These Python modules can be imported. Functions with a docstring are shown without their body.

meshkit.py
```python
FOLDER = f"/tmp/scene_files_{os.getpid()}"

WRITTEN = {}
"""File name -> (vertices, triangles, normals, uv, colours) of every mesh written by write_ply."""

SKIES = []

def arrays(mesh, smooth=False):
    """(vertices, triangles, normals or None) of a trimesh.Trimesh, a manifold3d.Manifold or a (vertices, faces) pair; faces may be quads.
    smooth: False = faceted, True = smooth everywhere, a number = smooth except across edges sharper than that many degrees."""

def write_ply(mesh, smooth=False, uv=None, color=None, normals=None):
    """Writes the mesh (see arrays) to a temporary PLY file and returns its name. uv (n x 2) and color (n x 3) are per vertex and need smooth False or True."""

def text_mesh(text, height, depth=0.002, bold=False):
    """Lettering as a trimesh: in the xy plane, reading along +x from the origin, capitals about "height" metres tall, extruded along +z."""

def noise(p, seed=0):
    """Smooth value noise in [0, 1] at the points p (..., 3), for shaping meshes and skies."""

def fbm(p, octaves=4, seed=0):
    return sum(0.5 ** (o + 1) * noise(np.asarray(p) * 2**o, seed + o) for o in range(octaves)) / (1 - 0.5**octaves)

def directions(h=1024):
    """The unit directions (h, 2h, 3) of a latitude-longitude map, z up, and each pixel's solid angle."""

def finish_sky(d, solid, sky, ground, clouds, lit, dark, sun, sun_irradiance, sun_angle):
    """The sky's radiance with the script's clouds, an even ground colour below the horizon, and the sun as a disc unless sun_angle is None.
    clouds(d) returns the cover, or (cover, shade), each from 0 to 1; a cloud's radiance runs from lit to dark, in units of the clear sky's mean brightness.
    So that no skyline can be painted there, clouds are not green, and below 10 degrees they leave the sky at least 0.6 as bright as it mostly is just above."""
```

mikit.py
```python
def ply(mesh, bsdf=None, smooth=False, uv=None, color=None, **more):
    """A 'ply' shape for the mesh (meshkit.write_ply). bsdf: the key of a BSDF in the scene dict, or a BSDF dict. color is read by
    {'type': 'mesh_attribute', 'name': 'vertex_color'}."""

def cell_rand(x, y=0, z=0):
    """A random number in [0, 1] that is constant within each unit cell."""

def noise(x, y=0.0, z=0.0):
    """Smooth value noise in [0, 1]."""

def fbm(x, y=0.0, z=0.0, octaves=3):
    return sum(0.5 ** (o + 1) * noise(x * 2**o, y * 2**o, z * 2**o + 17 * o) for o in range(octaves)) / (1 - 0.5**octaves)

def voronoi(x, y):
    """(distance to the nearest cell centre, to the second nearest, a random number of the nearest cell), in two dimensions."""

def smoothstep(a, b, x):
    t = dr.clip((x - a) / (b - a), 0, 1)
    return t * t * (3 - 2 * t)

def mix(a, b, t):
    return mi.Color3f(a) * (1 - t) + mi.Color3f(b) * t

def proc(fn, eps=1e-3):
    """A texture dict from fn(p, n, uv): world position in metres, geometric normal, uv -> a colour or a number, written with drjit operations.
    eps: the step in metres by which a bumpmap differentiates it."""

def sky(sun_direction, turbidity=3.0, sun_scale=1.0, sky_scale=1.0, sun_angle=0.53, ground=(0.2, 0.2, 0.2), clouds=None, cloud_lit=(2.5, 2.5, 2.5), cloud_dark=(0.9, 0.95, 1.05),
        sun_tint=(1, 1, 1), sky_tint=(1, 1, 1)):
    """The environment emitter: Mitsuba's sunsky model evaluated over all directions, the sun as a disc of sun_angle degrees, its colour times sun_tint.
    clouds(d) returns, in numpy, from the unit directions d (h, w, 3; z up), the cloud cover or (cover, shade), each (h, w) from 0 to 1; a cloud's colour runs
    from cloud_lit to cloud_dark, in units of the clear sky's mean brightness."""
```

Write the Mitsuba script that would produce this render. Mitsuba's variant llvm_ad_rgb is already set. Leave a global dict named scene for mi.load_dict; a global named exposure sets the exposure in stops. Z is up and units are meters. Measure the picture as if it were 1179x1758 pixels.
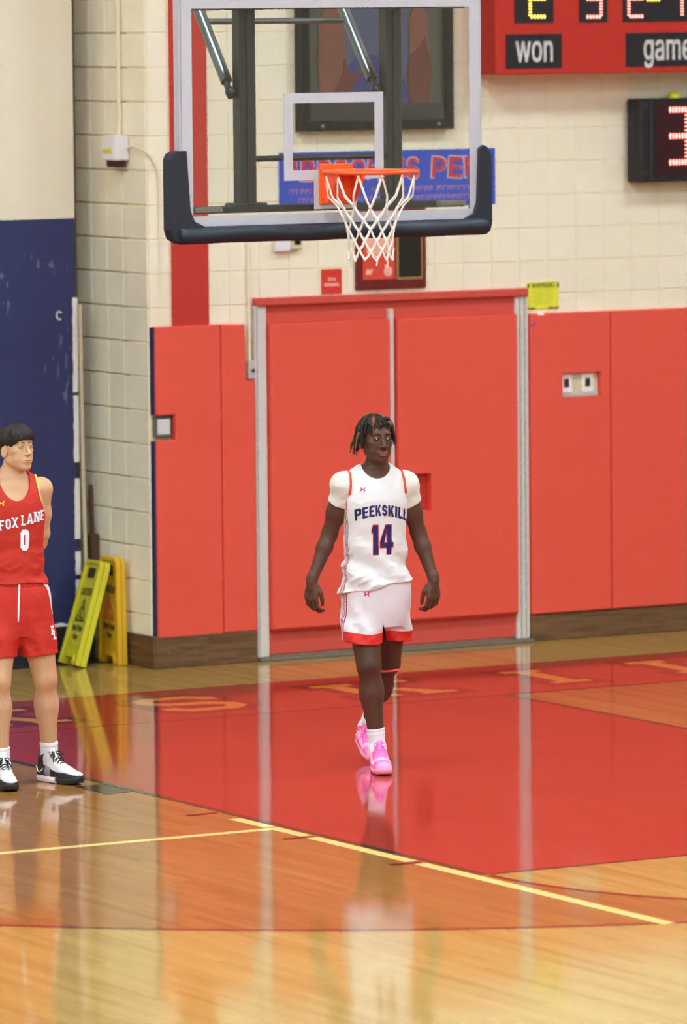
import math, random
import numpy as np, trimesh, drjit as dr, mitsuba as mi, mikit, meshkit
import manifold3d as m3
from shapely.geometry import Polygon, LineString, Point, box as sbox
from shapely import affinity
from shapely.ops import unary_union
from scipy.interpolate import PchipInterpolator
from scipy import ndimage

T = mi.ScalarTransform4f
scene, labels = {}, {}
rng = np.random.default_rng(7)

# ------------------------------------------------------------------ camera, exposure, lamps
exposure = 0.06
YAW, PITCH, ROLL = 0.5207, -0.0870, -0.0091
EYE = np.array([-15.2447, -30.2495, 3.9081])
FWD = np.array([math.sin(YAW) * math.cos(PITCH), math.cos(YAW) * math.cos(PITCH), math.sin(PITCH)])
RGT = np.array([math.cos(YAW), -math.sin(YAW), 0.0])
UPV = np.cross(RGT, FWD)
UPV = -RGT * math.sin(ROLL) + UPV * math.cos(ROLL)
scene['camera'] = {'type': 'thinlens', 'fov': math.degrees(2 * math.atan(589.5 / 9930.0)), 'fov_axis': 'x',
                   'aperture_radius': 0.034, 'focus_distance': 29.3, 'near_clip': 0.5, 'far_clip': 200.0,
                   'to_world': T().look_at(origin=EYE.tolist(), target=(EYE + FWD).tolist(), up=UPV.tolist())}
LAMP = (34.5, 43.0, 48.0)          # radiance of the ceiling lamps
LAMP_X = (-12.5, -7.0, -1.5, 4.5)
LAMP_Y = (-5.0, -10.5, -16.0, -21.5, -27.0)
CEIL = 7.6


# ------------------------------------------------------------------ helpers
def lin(r, g, b):
    return [(c / 255 / 12.92) if c / 255 <= 0.04045 else ((c / 255 + 0.055) / 1.055) ** 2.4 for c in (r, g, b)]


def C(r, g, b):
    return {'type': 'rgb', 'value': lin(r, g, b)}


def mat(key, col, rough=0.6, spec=0.3, metallic=0.0, **k):
    base = col if isinstance(col, dict) else C(*col)
    d = {'type': 'principled', 'base_color': base, 'roughness': rough, 'specular': spec}
    if metallic:
        d['metallic'] = metallic
    d.update(k)
    scene[key] = {'type': 'twosided', 'bsdf': d}
    return key


def numbered(name):
    if not any(k == name or k.startswith(name + '__') for k in scene) and name not in labels:
        return name
    i = 1
    while True:
        n = f'{name}_{i:03d}'
        if not any(k == n or k.startswith(n + '__') for k in scene) and n not in labels:
            return n
        i += 1


_count = {}


def put(name, shape, parent=None, label=None, cat=None, group=None, kind=None):
    """one entry of the scene; a repeat of a key takes the next number"""
    key = (parent + '__' if parent else '') + name
    n = _count.get(key, 0)
    _count[key] = n + 1
    if n:
        key = f'{key}_{n:03d}'
    scene[key] = shape
    tag(key, label, cat, group, kind)
    return key


def tag(key, label=None, cat=None, group=None, kind=None):
    d = {k: v for k, v in (('label', label), ('category', cat), ('group', group), ('kind', kind)) if v}
    if d:
        labels[key] = d


def thing(name, label, cat, group=None, kind=None):
    n = _count.get(name, 0)
    _count[name] = n + 1
    key = f'{name}_{n:03d}' if n else name
    tag(key, label, cat, group, kind)
    return key


def cat_(ms):
    ms = [m for m in ms if m is not None]
    return trimesh.util.concatenate(ms)


def bx(x0, x1, y0, y1, z0, z1, r=0.0):
    """a box, its edges chamfered by r"""
    x0, x1 = min(x0, x1), max(x0, x1); y0, y1 = min(y0, y1), max(y0, y1); z0, z1 = min(z0, z1), max(z0, z1)
    if r <= 0:
        return trimesh.creation.box(bounds=[[x0, y0, z0], [x1, y1, z1]])
    r = min(r, (x1 - x0) / 2.01, (y1 - y0) / 2.01, (z1 - z0) / 2.01)
    pts = []
    for i in range(3):
        lo, hi = np.array([x0, y0, z0]) + r, np.array([x1, y1, z1]) - r
        lo[i] -= r; hi[i] += r
        for a in (lo[0], hi[0]):
            for b in (lo[1], hi[1]):
                for c in (lo[2], hi[2]):
                    pts.append((a, b, c))
    return trimesh.Trimesh(np.array(pts)).convex_hull


def rbox(x0, x1, y0, y1, z0, z1, r, n=4):
    """a box with rounded edges"""
    s = trimesh.creation.icosphere(2, r).vertices
    pts = [s + [a, b, c] for a in (x0 + r, x1 - r) for b in (y0 + r, y1 - r) for c in (z0 + r, z1 - r)]
    return trimesh.Trimesh(np.vstack(pts)).convex_hull


def tube(pts, r, n=10, closed=False):
    pts = np.asarray(pts, float)
    r = np.broadcast_to(np.asarray(r, float), len(pts))
    d = np.gradient(pts, axis=0) if not closed else np.roll(pts, -1, 0) - np.roll(pts, 1, 0)
    d /= np.maximum(np.linalg.norm(d, axis=1, keepdims=True), 1e-9)
    up = np.array([0, 0, 1.0]) if abs(d[:, 2]).mean() < 0.8 else np.array([1.0, 0, 0])
    a = np.cross(d, up); a /= np.maximum(np.linalg.norm(a, axis=1, keepdims=True), 1e-9)
    b = np.cross(d, a)
    t = np.arange(n) * 2 * np.pi / n
    v = pts[:, None] + (a[:, None] * np.cos(t)[None, :, None] + b[:, None] * np.sin(t)[None, :, None]) * r[:, None, None]
    k = len(pts)
    v = v.reshape(-1, 3)
    f = []
    for i in range(k if closed else k - 1):
        j = (i + 1) % k
        for q in range(n):
            w = (q + 1) % n
            f += [(i * n + q, j * n + w, j * n + q), (i * n + q, i * n + w, j * n + w)]
    if not closed:
        v = np.vstack([v, pts[:1], pts[-1:]])
        c0, c1 = len(v) - 2, len(v) - 1
        for q in range(n):
            w = (q + 1) % n
            f += [(c0, w, q), (c1, (k - 1) * n + q, (k - 1) * n + w)]
    m = trimesh.Trimesh(v, np.array(f), process=False)
    if m.volume < 0:
        m.invert()
    return m


def ext(poly, d):
    """shapely polygon(s) -> extrusion along +z by d"""
    gs = getattr(poly, 'geoms', [poly])
    return cat_([trimesh.creation.extrude_polygon(g, d, engine='earcut') for g in gs if g.area > 1e-9])


def xz(m, y):
    """a mesh laid out in x, y (extruded along z) -> stands in the plane x, z at depth y, extrusion towards -y"""
    v = m.vertices.copy()
    w = np.stack([v[:, 0], y - v[:, 2], v[:, 1]], 1)
    return trimesh.Trimesh(w, m.faces.copy(), process=False)


def mx(m, M):
    m = m.copy(); m.apply_transform(M); return m


def move(m, x=0, y=0, z=0):
    m = m.copy(); m.apply_translation([x, y, z]); return m


def rot(deg, axis, p=(0, 0, 0)):
    return trimesh.transformations.rotation_matrix(math.radians(deg), axis, p)


def text(s, h, w=None, depth=0.002, bold=True):
    """lettering whose lower left corner is at the origin, capitals h tall, w wide over all"""
    m = meshkit.text_mesh(s, h, depth, bold)
    m.apply_translation([-m.bounds[0][0], 0, 0])
    if w:
        m.apply_scale([w / m.bounds[1][0], 1, 1])
    return m


def ply(m, b, smooth=False, **k):
    return mikit.ply(m, b, smooth, **k)


# ------------------------------------------------------------------ signed distances -> meshes (bodies and clothes)
def smin(a, b, k):
    if k <= 0:
        return np.minimum(a, b)
    h = np.clip(0.5 + 0.5 * (b - a) / k, 0, 1)
    return b * (1 - h) + a * h - k * h * (1 - h)


def smax(a, b, k):
    return -smin(-a, -b, k)


def norm3(q):
    return np.sqrt(q[:, 0] * q[:, 0] + q[:, 1] * q[:, 1] + q[:, 2] * q[:, 2])


def cone(a, b, ra, rb):
    a, b = np.asarray(a, float), np.asarray(b, float)
    ab = b - a; L = max(ab @ ab, 1e-12)

    def f(p):
        t = np.clip((p - a) @ ab / L, 0, 1)
        return norm3(p - a - t[:, None] * ab) - (ra + (rb - ra) * t)
    r = max(ra, rb)
    return f, np.minimum(a, b) - r, np.maximum(a, b) + r


def ell(c, r, R=None):
    c, r = np.asarray(c, float), np.asarray(r, float)

    def f(p):
        q = p - c
        if R is not None:
            q = q @ R
        k0 = norm3(q / r); k1 = norm3(q / (r * r))
        return np.where(k1 > 1e-9, k0 * (k0 - 1) / np.maximum(k1, 1e-9), -r.min())
    m = r.max()
    return f, c - m, c + m


def loft(sec, frame, ex=2.3):
    """a stack of ellipses: rows z, cx, cy, rx, ry in the frame (origin, 3x3 with columns x, y, z)"""
    sec = np.asarray(sec, float); o, R = frame
    zz = np.linspace(sec[0, 0], sec[-1, 0], 160)
    sec = np.column_stack([zz] + [PchipInterpolator(sec[:, 0], sec[:, i])(zz) for i in (1, 2, 3, 4)])
    sec[:, 1:] = ndimage.gaussian_filter1d(sec[:, 1:], 4, axis=0, mode='nearest')

    def f(p):
        q = (p - o) @ R
        z = q[:, 2]
        cx, cy, rx, ry = (np.interp(z, sec[:, 0], sec[:, i]) for i in (1, 2, 3, 4))
        e = (np.abs((q[:, 0] - cx) / rx) ** ex + np.abs((q[:, 1] - cy) / ry) ** ex) ** (1 / ex)
        d = (e - 1) * np.minimum(rx, ry)
        return np.maximum(d, np.maximum(sec[0, 0] - z, z - sec[-1, 0]))
    R_ = sec[:, 3:].max() + np.abs(sec[:, 1:3]).max() + 0.02
    a, b = o + R @ [0, 0, sec[0, 0]], o + R @ [0, 0, sec[-1, 0]]
    return f, np.minimum(a, b) - R_, np.maximum(a, b) + R_


class Solid:
    def __init__(self):
        self.p = []

    def add(self, prim, k=0.02, op='+'):
        self.p.append((prim, k, op)); return self

    def __call__(self, P):
        d = np.full(len(P), 0.15)
        if len(P) == 0:
            return d
        x, y, z = np.ascontiguousarray(P.T)
        a, b = P.min(0), P.max(0)
        for (f, lo, hi), k, op in self.p:
            lo, hi = lo - 0.07, hi + 0.07
            if (a > hi).any() or (b < lo).any():
                continue
            if (a > lo).all() and (b < hi).all():
                m = slice(None)
            else:
                m = np.nonzero((x > lo[0]) & (x < hi[0]) & (y > lo[1]) & (y < hi[1]) & (z > lo[2]) & (z < hi[2]))[0]
                if len(m) == 0:
                    continue
            v = f(P[m])
            if op == '+':
                d[m] = smin(d[m], v, k)
            elif op == '-':
                d[m] = smax(d[m], -v, k)
            else:
                d[m] = smax(d[m], v, k)
        return d


def nets(fn, lo, hi, h, block=10, newton=True):
    """surface nets of f over the box lo..hi at the step h, looking only where the surface can be"""
    lo = np.asarray(lo, float); n = np.ceil((np.asarray(hi, float) - lo) / h / block).astype(int)
    H = h * block
    ci = np.stack(np.meshgrid(*[np.arange(k) for k in n], indexing='ij'), -1).reshape(-1, 3)
    fc = fn(lo + (ci + 0.5) * H)
    N = n * block
    V = np.repeat(np.repeat(np.repeat(fc.reshape(n).astype(np.float32), block, 0), block, 1), block, 2)
    act = ci[np.abs(fc) < H * 1.0]
    act = act[np.lexsort((act[:, 0] // 2, act[:, 1] // 2, act[:, 2] // 2))]
    g = np.stack(np.meshgrid(*[np.arange(block)] * 3, indexing='ij'), -1).reshape(-1, 3)
    for s in range(0, len(act), 16):
        q = (act[s:s + 16, None] * block + g[None]).reshape(-1, 3)
        V[q[:, 0], q[:, 1], q[:, 2]] = fn(lo + q * h)
    S = V < 0
    c = np.zeros(N - 1, np.uint8)
    for a, b, d in np.ndindex(2, 2, 2):
        c += S[a:N[0] - 1 + a, b:N[1] - 1 + b, d:N[2] - 1 + d]
    cells = np.argwhere((c > 0) & (c < 8))
    idx = np.full(N - 1, -1, np.int32); idx[tuple(cells.T)] = np.arange(len(cells))
    acc, cnt = np.zeros((len(cells), 3)), np.zeros(len(cells))
    cor = list(np.ndindex(2, 2, 2))
    val = {k: V[cells[:, 0] + k[0], cells[:, 1] + k[1], cells[:, 2] + k[2]].astype(float) for k in cor}
    for k in cor:
        for ax in range(3):
            if k[ax]:
                continue
            k2 = tuple(k[i] + (i == ax) for i in range(3))
            a, b = val[k], val[k2]
            m = (a < 0) != (b < 0)
            t = np.where(m, a / np.where(m, a - b, 1), 0)
            pt = np.tile(np.array(k, float), (len(cells), 1)); pt[:, ax] += t
            acc[m] += pt[m]; cnt[m] += 1
    v = lo + (cells + acc / np.maximum(cnt, 1)[:, None]) * h
    faces = []
    for ax in range(3):
        o1, o2 = [(1, 2), (2, 0), (0, 1)][ax]
        sl = [slice(1, N[i] - 1) for i in range(3)]; sl[ax] = slice(0, N[ax] - 1)
        sh = list(sl); sh[ax] = slice(1, N[ax])
        A, B = S[tuple(sl)], S[tuple(sh)]
        e = np.argwhere(A != B)
        off = np.array([1, 1, 1]); off[ax] = 0
        e = e + off
        neg = S[e[:, 0], e[:, 1], e[:, 2]]
        q = []
        for d1, d2 in ((-1, -1), (0, -1), (0, 0), (-1, 0)):
            w = e.copy(); w[:, o1] += d1; w[:, o2] += d2
            q.append(idx[w[:, 0], w[:, 1], w[:, 2]])
        q = np.stack(q, 1)
        q[~neg] = q[~neg][:, ::-1]
        faces.append(q[(q >= 0).all(1)])
    q = np.vstack(faces)
    if newton and len(v):
        e = h * 0.3

        def f(p):
            return np.concatenate([fn(p[i:i + 3000]) for i in range(0, len(p), 3000)])
        d0 = f(v)
        gr = np.stack([f(v + np.eye(3)[i] * e) - d0 for i in range(3)], 1) / e
        v = v - gr * np.clip(d0 / np.maximum((gr * gr).sum(1), 0.3), -h * 0.45, h * 0.45)[:, None]
    return trimesh.Trimesh(v, np.vstack([q[:, [0, 1, 2]], q[:, [0, 2, 3]]]), process=False)


def trace(f, o, d, n=26, far=0.6):
    """the first point of f = 0 on each ray o + t d"""
    t = np.zeros(len(o))
    for _ in range(n):
        t = np.minimum(t + f(o + d * t[:, None]) * 0.8, far)
    return o + d * t[:, None]
# ------------------------------------------------------------------ materials of the hall
F = mi.Float


def wood_fn(c1, c2, c3):
    def fn(p, n, uv):
        strip = dr.floor(p.x / 0.057)
        seg = dr.floor(p.y / 1.1 + mikit.cell_rand(strip, 3) * 5)
        tone = mikit.cell_rand(strip, seg, 1)
        grain = mikit.fbm(p.x * 90, p.y * 2.2, tone * 30)
        big = mikit.fbm(p.x * 1.1, p.y * 0.5, 4.0)
        t = dr.clip(0.62 * grain + 0.30 * tone + 0.45 * (big - 0.5), 0, 1)
        col = mikit.mix(mikit.mix(c1, c2, mikit.smoothstep(0.15, 0.55, t)), c3, mikit.smoothstep(0.5, 0.95, t))
        return col
    return fn


def floor_bump(p, n, uv):
    return 0.0010 * mikit.noise(p.x * 2.6, p.y * 1.1, 1.0) + 0.00012 * mikit.noise(p.x * 9.0, p.y * 9.0, 5.0)


def gloss(key, col, alpha=0.006, ior=1.5):
    scene[key] = {'type': 'bumpmap', 'arbitrary': mikit.proc(floor_bump, eps=4e-3), 'scale': 1.0,
                  'bsdf': {'type': 'roughplastic', 'distribution': 'ggx', 'alpha': alpha, 'int_ior': ior, 'nonlinear': False,
                           'diffuse_reflectance': col if isinstance(col, dict) else C(*col)}}
    return key


def paint_fn(col, amt=0.10):
    c = lin(*col)

    def fn(p, n, uv):
        k = mikit.fbm(p.x * 3.0, p.y * 1.4, 2.0) * amt * 2 + (1 - amt)
        return mi.Color3f(c) * k
    return fn


gloss('m_wood', mikit.proc(wood_fn(lin(170, 127, 62), lin(184, 145, 77), lin(194, 161, 95))))
gloss('m_wood_stain', mikit.proc(wood_fn(lin(147, 92, 44), lin(160, 105, 51), lin(172, 123, 66))))
gloss('m_red_paint', mikit.proc(paint_fn((167, 51, 39))))
gloss('m_maroon_paint', (122, 36, 34))
gloss('m_gold_paint', (214, 138, 58))
gloss('m_yellow_paint', (246, 216, 130))
gloss('m_dark_paint', (66, 50, 36))


def tile_fn(col, amt):
    c = lin(*col)

    def fn(p, n, uv):
        k = mikit.fbm(p.x * 6 + p.y * 6, p.z * 6, 3.0)
        return mi.Color3f(c) * (1 - amt + 2 * amt * k)
    return fn


for i, c in enumerate(((238, 226, 201), (237, 225, 199), (239, 227, 203))):
    mat(f'm_tile_{i}', C(*c), 0.35, 0.4)
for i, c in enumerate(((243, 233, 206), (241, 231, 203), (244, 235, 209))):
    mat(f'm_block_{i}', mikit.proc(tile_fn(c, 0.05)), 0.5, 0.35)
mat('m_mortar', (230, 215, 180), 0.8)
mat('m_mortar_dark', (168, 154, 122), 0.8)
mat('m_column_red', (188, 52, 42), 0.45)
mat('m_cream', (226, 214, 192), 0.6)
mat('m_wall_far', (225, 214, 190), 0.7)
mat('m_ceiling', (222, 216, 204), 0.8)


def navy_fn(p, n, uv):
    a = mikit.smoothstep(0.78, 0.86, mikit.noise(p.x * 70, p.z * 18, 3.0)) * mikit.smoothstep(0.74, 0.84, mikit.noise(p.x * 7, p.z * 5, 9.0)) * 0.6
    return mikit.mix(lin(40, 44, 88), lin(130, 135, 165), a * 0.55)


mat('m_navy', mikit.proc(navy_fn), 0.5, 0.4)
mat('m_chip', (226, 220, 212), 0.7)
mat('m_black', (34, 30, 32), 0.6)
mat('m_black_steel', (44, 42, 40), 0.38, 0.5)
mat('m_gray_steel', (120, 128, 130), 0.28, 0.6, 0.85)
mat('m_pad_red', (226, 82, 66), 0.42, 0.4)
mat('m_pad_back', (40, 44, 84), 0.6)
mat('m_door_red', (204, 78, 66), 0.5)
mat('m_frame_gray', (208, 200, 194), 0.4, 0.5)
mat('m_frame_dark', (120, 112, 104), 0.5)


def base_fn(p, n, uv):
    g = mikit.fbm(p.x * 5 + p.y * 5, p.z * 60, 1.0)
    s = mikit.smoothstep(0.72, 0.95, mikit.fbm(p.x * 16 + p.y * 16, p.z * 90, 6.0))
    return mikit.mix(mikit.mix(lin(76, 50, 32), lin(122, 88, 58), g), lin(190, 170, 145), s * 0.35)


mat('m_base', mikit.proc(base_fn), 0.55)
mat('m_threshold', (120, 112, 102), 0.4, 0.5, 0.3)
mat('m_white', (236, 232, 228), 0.5)
mat('m_board_white', (182, 174, 180), 0.4, 0.45)
mat('m_board_pad', (34, 36, 46), 0.5, 0.35)
mat('m_orange', (240, 84, 32), 0.35, 0.5)
mat('m_net', (236, 230, 218), 0.8)
mat('m_score_red', (184, 44, 34), 0.5)
mat('m_score_black', (38, 34, 38), 0.5)
mat('m_score_text', (206, 200, 198), 0.6)
mat('m_led_back', (52, 18, 24), 0.4)
mat('m_banner_blue', (52, 74, 178), 0.55)
mat('m_banner_red', (196, 44, 54), 0.6)
mat('m_banner_edge', (196, 176, 200), 0.6)
mat('m_banner_small', (150, 108, 168), 0.6)
mat('m_maroon', (104, 18, 20), 0.35, 0.5)
mat('m_gold', (176, 138, 90), 0.35, 0.5, 0.5)
mat('m_plate', (30, 22, 20), 0.3, 0.5)
mat('m_card', (214, 72, 58), 0.4)
mat('m_card_pale', (236, 170, 150), 0.5)
mat('m_sign_red', (208, 56, 42), 0.45)
mat('m_sign_lettering', (244, 206, 190), 0.6)
mat('m_warn', (226, 224, 62), 0.5)
mat('m_warn_small', (196, 192, 62), 0.5)
mat('m_warn_ink', (70, 64, 22), 0.6)
mat('m_case_back', (74, 72, 62), 0.6, 0.1)
mat('m_case_frame', (26, 22, 20), 0.5, 0.15)
mat('m_case_blue', (72, 74, 108), 0.6, 0.1)
mat('m_case_deep', (40, 42, 112), 0.6, 0.1)
mat('m_case_red', (126, 62, 50), 0.6, 0.1)
mat('m_case_dark_red', (104, 26, 28), 0.6, 0.1)
mat('m_case_floor', (36, 33, 34), 0.6, 0.1)
mat('m_box_white', (226, 218, 220), 0.5)
mat('m_box_gray', (186, 178, 172), 0.45)
mat('m_conduit', (232, 220, 194), 0.5)
mat('m_yellow_label', (212, 196, 56), 0.5)
mat('m_beige', (206, 192, 160), 0.5)
mat('m_dark_hole', (60, 34, 30), 0.7)
mat('m_sign_lemon', (204, 194, 40), 0.4, 0.4)
mat('m_sign_amber', (224, 176, 36), 0.4, 0.4)
mat('m_sign_ink', (62, 52, 28), 0.6)
mat('m_sign_orange', (214, 104, 44), 0.6)
mat('m_pole_wood', (196, 178, 152), 0.6)
mat('m_broom', (88, 62, 44), 0.9)
mat('m_lens', (205, 205, 205), 0.2, 0.5)
scene['m_glass'] = {'type': 'thindielectric', 'int_ior': 1.5, 'specular_transmittance': C(246, 249, 247)}

# ------------------------------------------------------------------ the hall
TS = 0.2032
TX0, TZ0 = 3.1594, 3.1586


def struct(name, mesh, m, parent=None, label=None):
    return put(name, ply(mesh, m), parent, label, None, None, None if parent else 'structure')


fl = struct('floor', bx(-20, 14, -35, 1.2, -0.2, 0.0), 'm_wood', label='glossy light wood basketball court floor')
mat('m_apron', (122, 130, 146), 0.6)
struct('apron_left', bx(-19.9, -7.7, -34.9, -0.6, 0.001, 0.012), 'm_apron', label='grey floor covering beside the court under the stands')
struct('apron_right', bx(7.7, 13.9, -34.9, -0.6, 0.001, 0.012), 'm_apron', label='grey floor covering beside the court')
struct('apron_front', bx(-7.7, 7.7, -34.9, -26.5, 0.001, 0.012), 'm_apron', label='grey floor covering behind the far baseline')


def flat(poly, z, t=0.0006):
    m = ext(poly, t); m.apply_translation([0, 0, z]); return m


RIMY, BASEY, FTY = -3.98, -2.314, -8.105
three = Point(0, RIMY).buffer(6.04, 64).intersection(sbox(-7, -30, 7, RIMY)).union(sbox(-6.04, RIMY, 6.04, BASEY))
ft_circle = Point(0, FTY - 0.02).buffer(1.82, 64).intersection(sbox(-3, -12, 3, FTY))
lane = sbox(-1.83, FTY, 1.83, BASEY)
put('stained_wood', ply(flat(three.difference(ft_circle), 0.0), 'm_wood_stain'), fl, 'darker orange stained wood inside the three point arc')
arc = three.boundary.buffer(0.019).intersection(sbox(-7, -30, 7, BASEY - 0.05))
put('three_point_line', ply(flat(arc, 0.0007), 'm_maroon_paint'), fl, 'thin dark red three point arc')
put('lane_paint', ply(flat(lane, 0.0007), 'm_red_paint'), fl, 'red painted free throw lane')
put('baseline_band', ply(flat(sbox(-9, BASEY, 9, -1.03), 0.0007), 'm_red_paint'), fl, 'red painted band behind the baseline')
put('baseline', ply(flat(sbox(-9, BASEY - 0.012, 9, BASEY + 0.018), 0.0014), 'm_maroon_paint'), fl, 'thin dark baseline stripe')
for sx in (-1, 1):
    put('lane_line', ply(flat(sbox(sx * 1.83 - 0.022, FTY, sx * 1.83 + 0.022, BASEY - 0.012), 0.0014), 'm_dark_paint'), fl, 'dark stripe along the lane edge')
put('free_throw_line', ply(flat(sbox(-1.8, FTY - 0.015, 1.8, FTY + 0.015), 0.0014), 'm_maroon_paint'), fl, 'thin dark free throw line')
put('free_throw_arc', ply(flat(Point(0, FTY - 0.02).buffer(1.835, 64).difference(Point(0, FTY - 0.02).buffer(1.80, 64)).intersection(sbox(-3, -12, 3, FTY - 0.03)), 0.0014), 'm_maroon_paint'), fl, 'thin dark free throw arc')
for sx in (-1, 1):
    x0, x1 = sorted((sx * 1.86, sx * 2.02))
    put('lane_block', ply(flat(sbox(x0, -4.77, x1, -4.43), 0.0014), 'm_dark_paint'), fl, 'dark lane block beside the lane edge')
    for yy in (-5.67, -6.63, -7.62):
        put('lane_mark', ply(flat(sbox(x0 - 0.02, yy - 0.02, x1 - 0.02, yy + 0.02), 0.0021), 'm_maroon_paint'), fl, 'short dark lane mark')
for a, b in ((-5.90, -6.24), (-6.27, -6.60), (-6.66, -7.58), (-7.66, -9.74)):
    put('yellow_line', ply(flat(sbox(-1.935, b, -1.868, a), 0.0014), 'm_yellow_paint'), fl, 'pale yellow court line beside the lane')
put('yellow_line', ply(flat(sbox(-9, -6.335, -1.868, -6.275), 0.0014), 'm_yellow_paint'), fl, 'pale yellow court line running to the lane')


def glyph(ch):
    """slab letters, 1 unit tall; the middle of the letter at u = 0"""
    w, s = 0.17, 0.13
    I = unary_union([sbox(-w / 2, 0, w / 2, 1), sbox(-0.19, 0, 0.19, s), sbox(-0.19, 1 - s, 0.19, 1)])

    def st(*p, wd=w):
        return LineString(p).buffer(wd / 2, cap_style=2, join_style=2)
    if ch == 'I':
        return I
    if ch == 'L':
        return unary_union([affinity.translate(I, -0.2, 0), sbox(-0.3, 0, 0.36, s), sbox(0.24, 0, 0.36, 0.3)])
    if ch == 'K':
        return unary_union([affinity.translate(I, -0.26, 0), st((-0.22, 0.38), (0.28, 0.92)), st((-0.02, 0.62), (0.32, 0.06)), sbox(0.12, 1 - s, 0.47, 1), sbox(0.14, 0, 0.47, s)])
    if ch == 'E':
        return unary_union([affinity.translate(I, -0.2, 0), sbox(-0.2, 0, 0.36, s), sbox(-0.2, 1 - s, 0.36, 1), sbox(-0.2, 0.44, 0.2, 0.56), sbox(0.25, 0, 0.36, 0.3), sbox(0.25, 0.7, 0.36, 1)])
    if ch == 'P':
        return unary_union([affinity.translate(I, -0.2, 0), st((-0.2, 1 - w / 2), (0.16, 1 - w / 2), (0.28, 0.86), (0.28, 0.56), (0.16, 0.45), (-0.2, 0.45))])
    if ch == 'S':
        return st((0.3, 0.70), (0.3, 0.80), (0.18, 0.915), (-0.18, 0.915), (-0.3, 0.8), (-0.3, 0.64), (-0.18, 0.53), (0.18, 0.47), (0.3, 0.36), (0.3, 0.2), (0.18, 0.085), (-0.18, 0.085), (-0.3, 0.2), (-0.3, 0.30), wd=0.16)


for ch, xc in zip('PEEKSKILL', (-4.4, -3.35, -2.2, -1.1, 0.12, 1.38, 2.485, 3.5, 4.55)):
    g = affinity.translate(affinity.scale(glyph(ch), 0.68, 0.66, origin=(0, 0)), xc, -2.015)
    put('letter_outline', ply(flat(g.buffer(0.085, join_style=2, mitre_limit=3), 0.0014), 'm_maroon_paint'), fl, 'dark maroon outline of a letter')
    put('letter', ply(flat(g, 0.0021), 'm_gold_paint'), fl, f'gold painted floor letter {ch}')

wb = struct('wall_back', bx(0.79, 14, 0.0, 0.25, 0.0, CEIL), 'm_mortar', label='cream tiled end wall of the gym')


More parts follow.
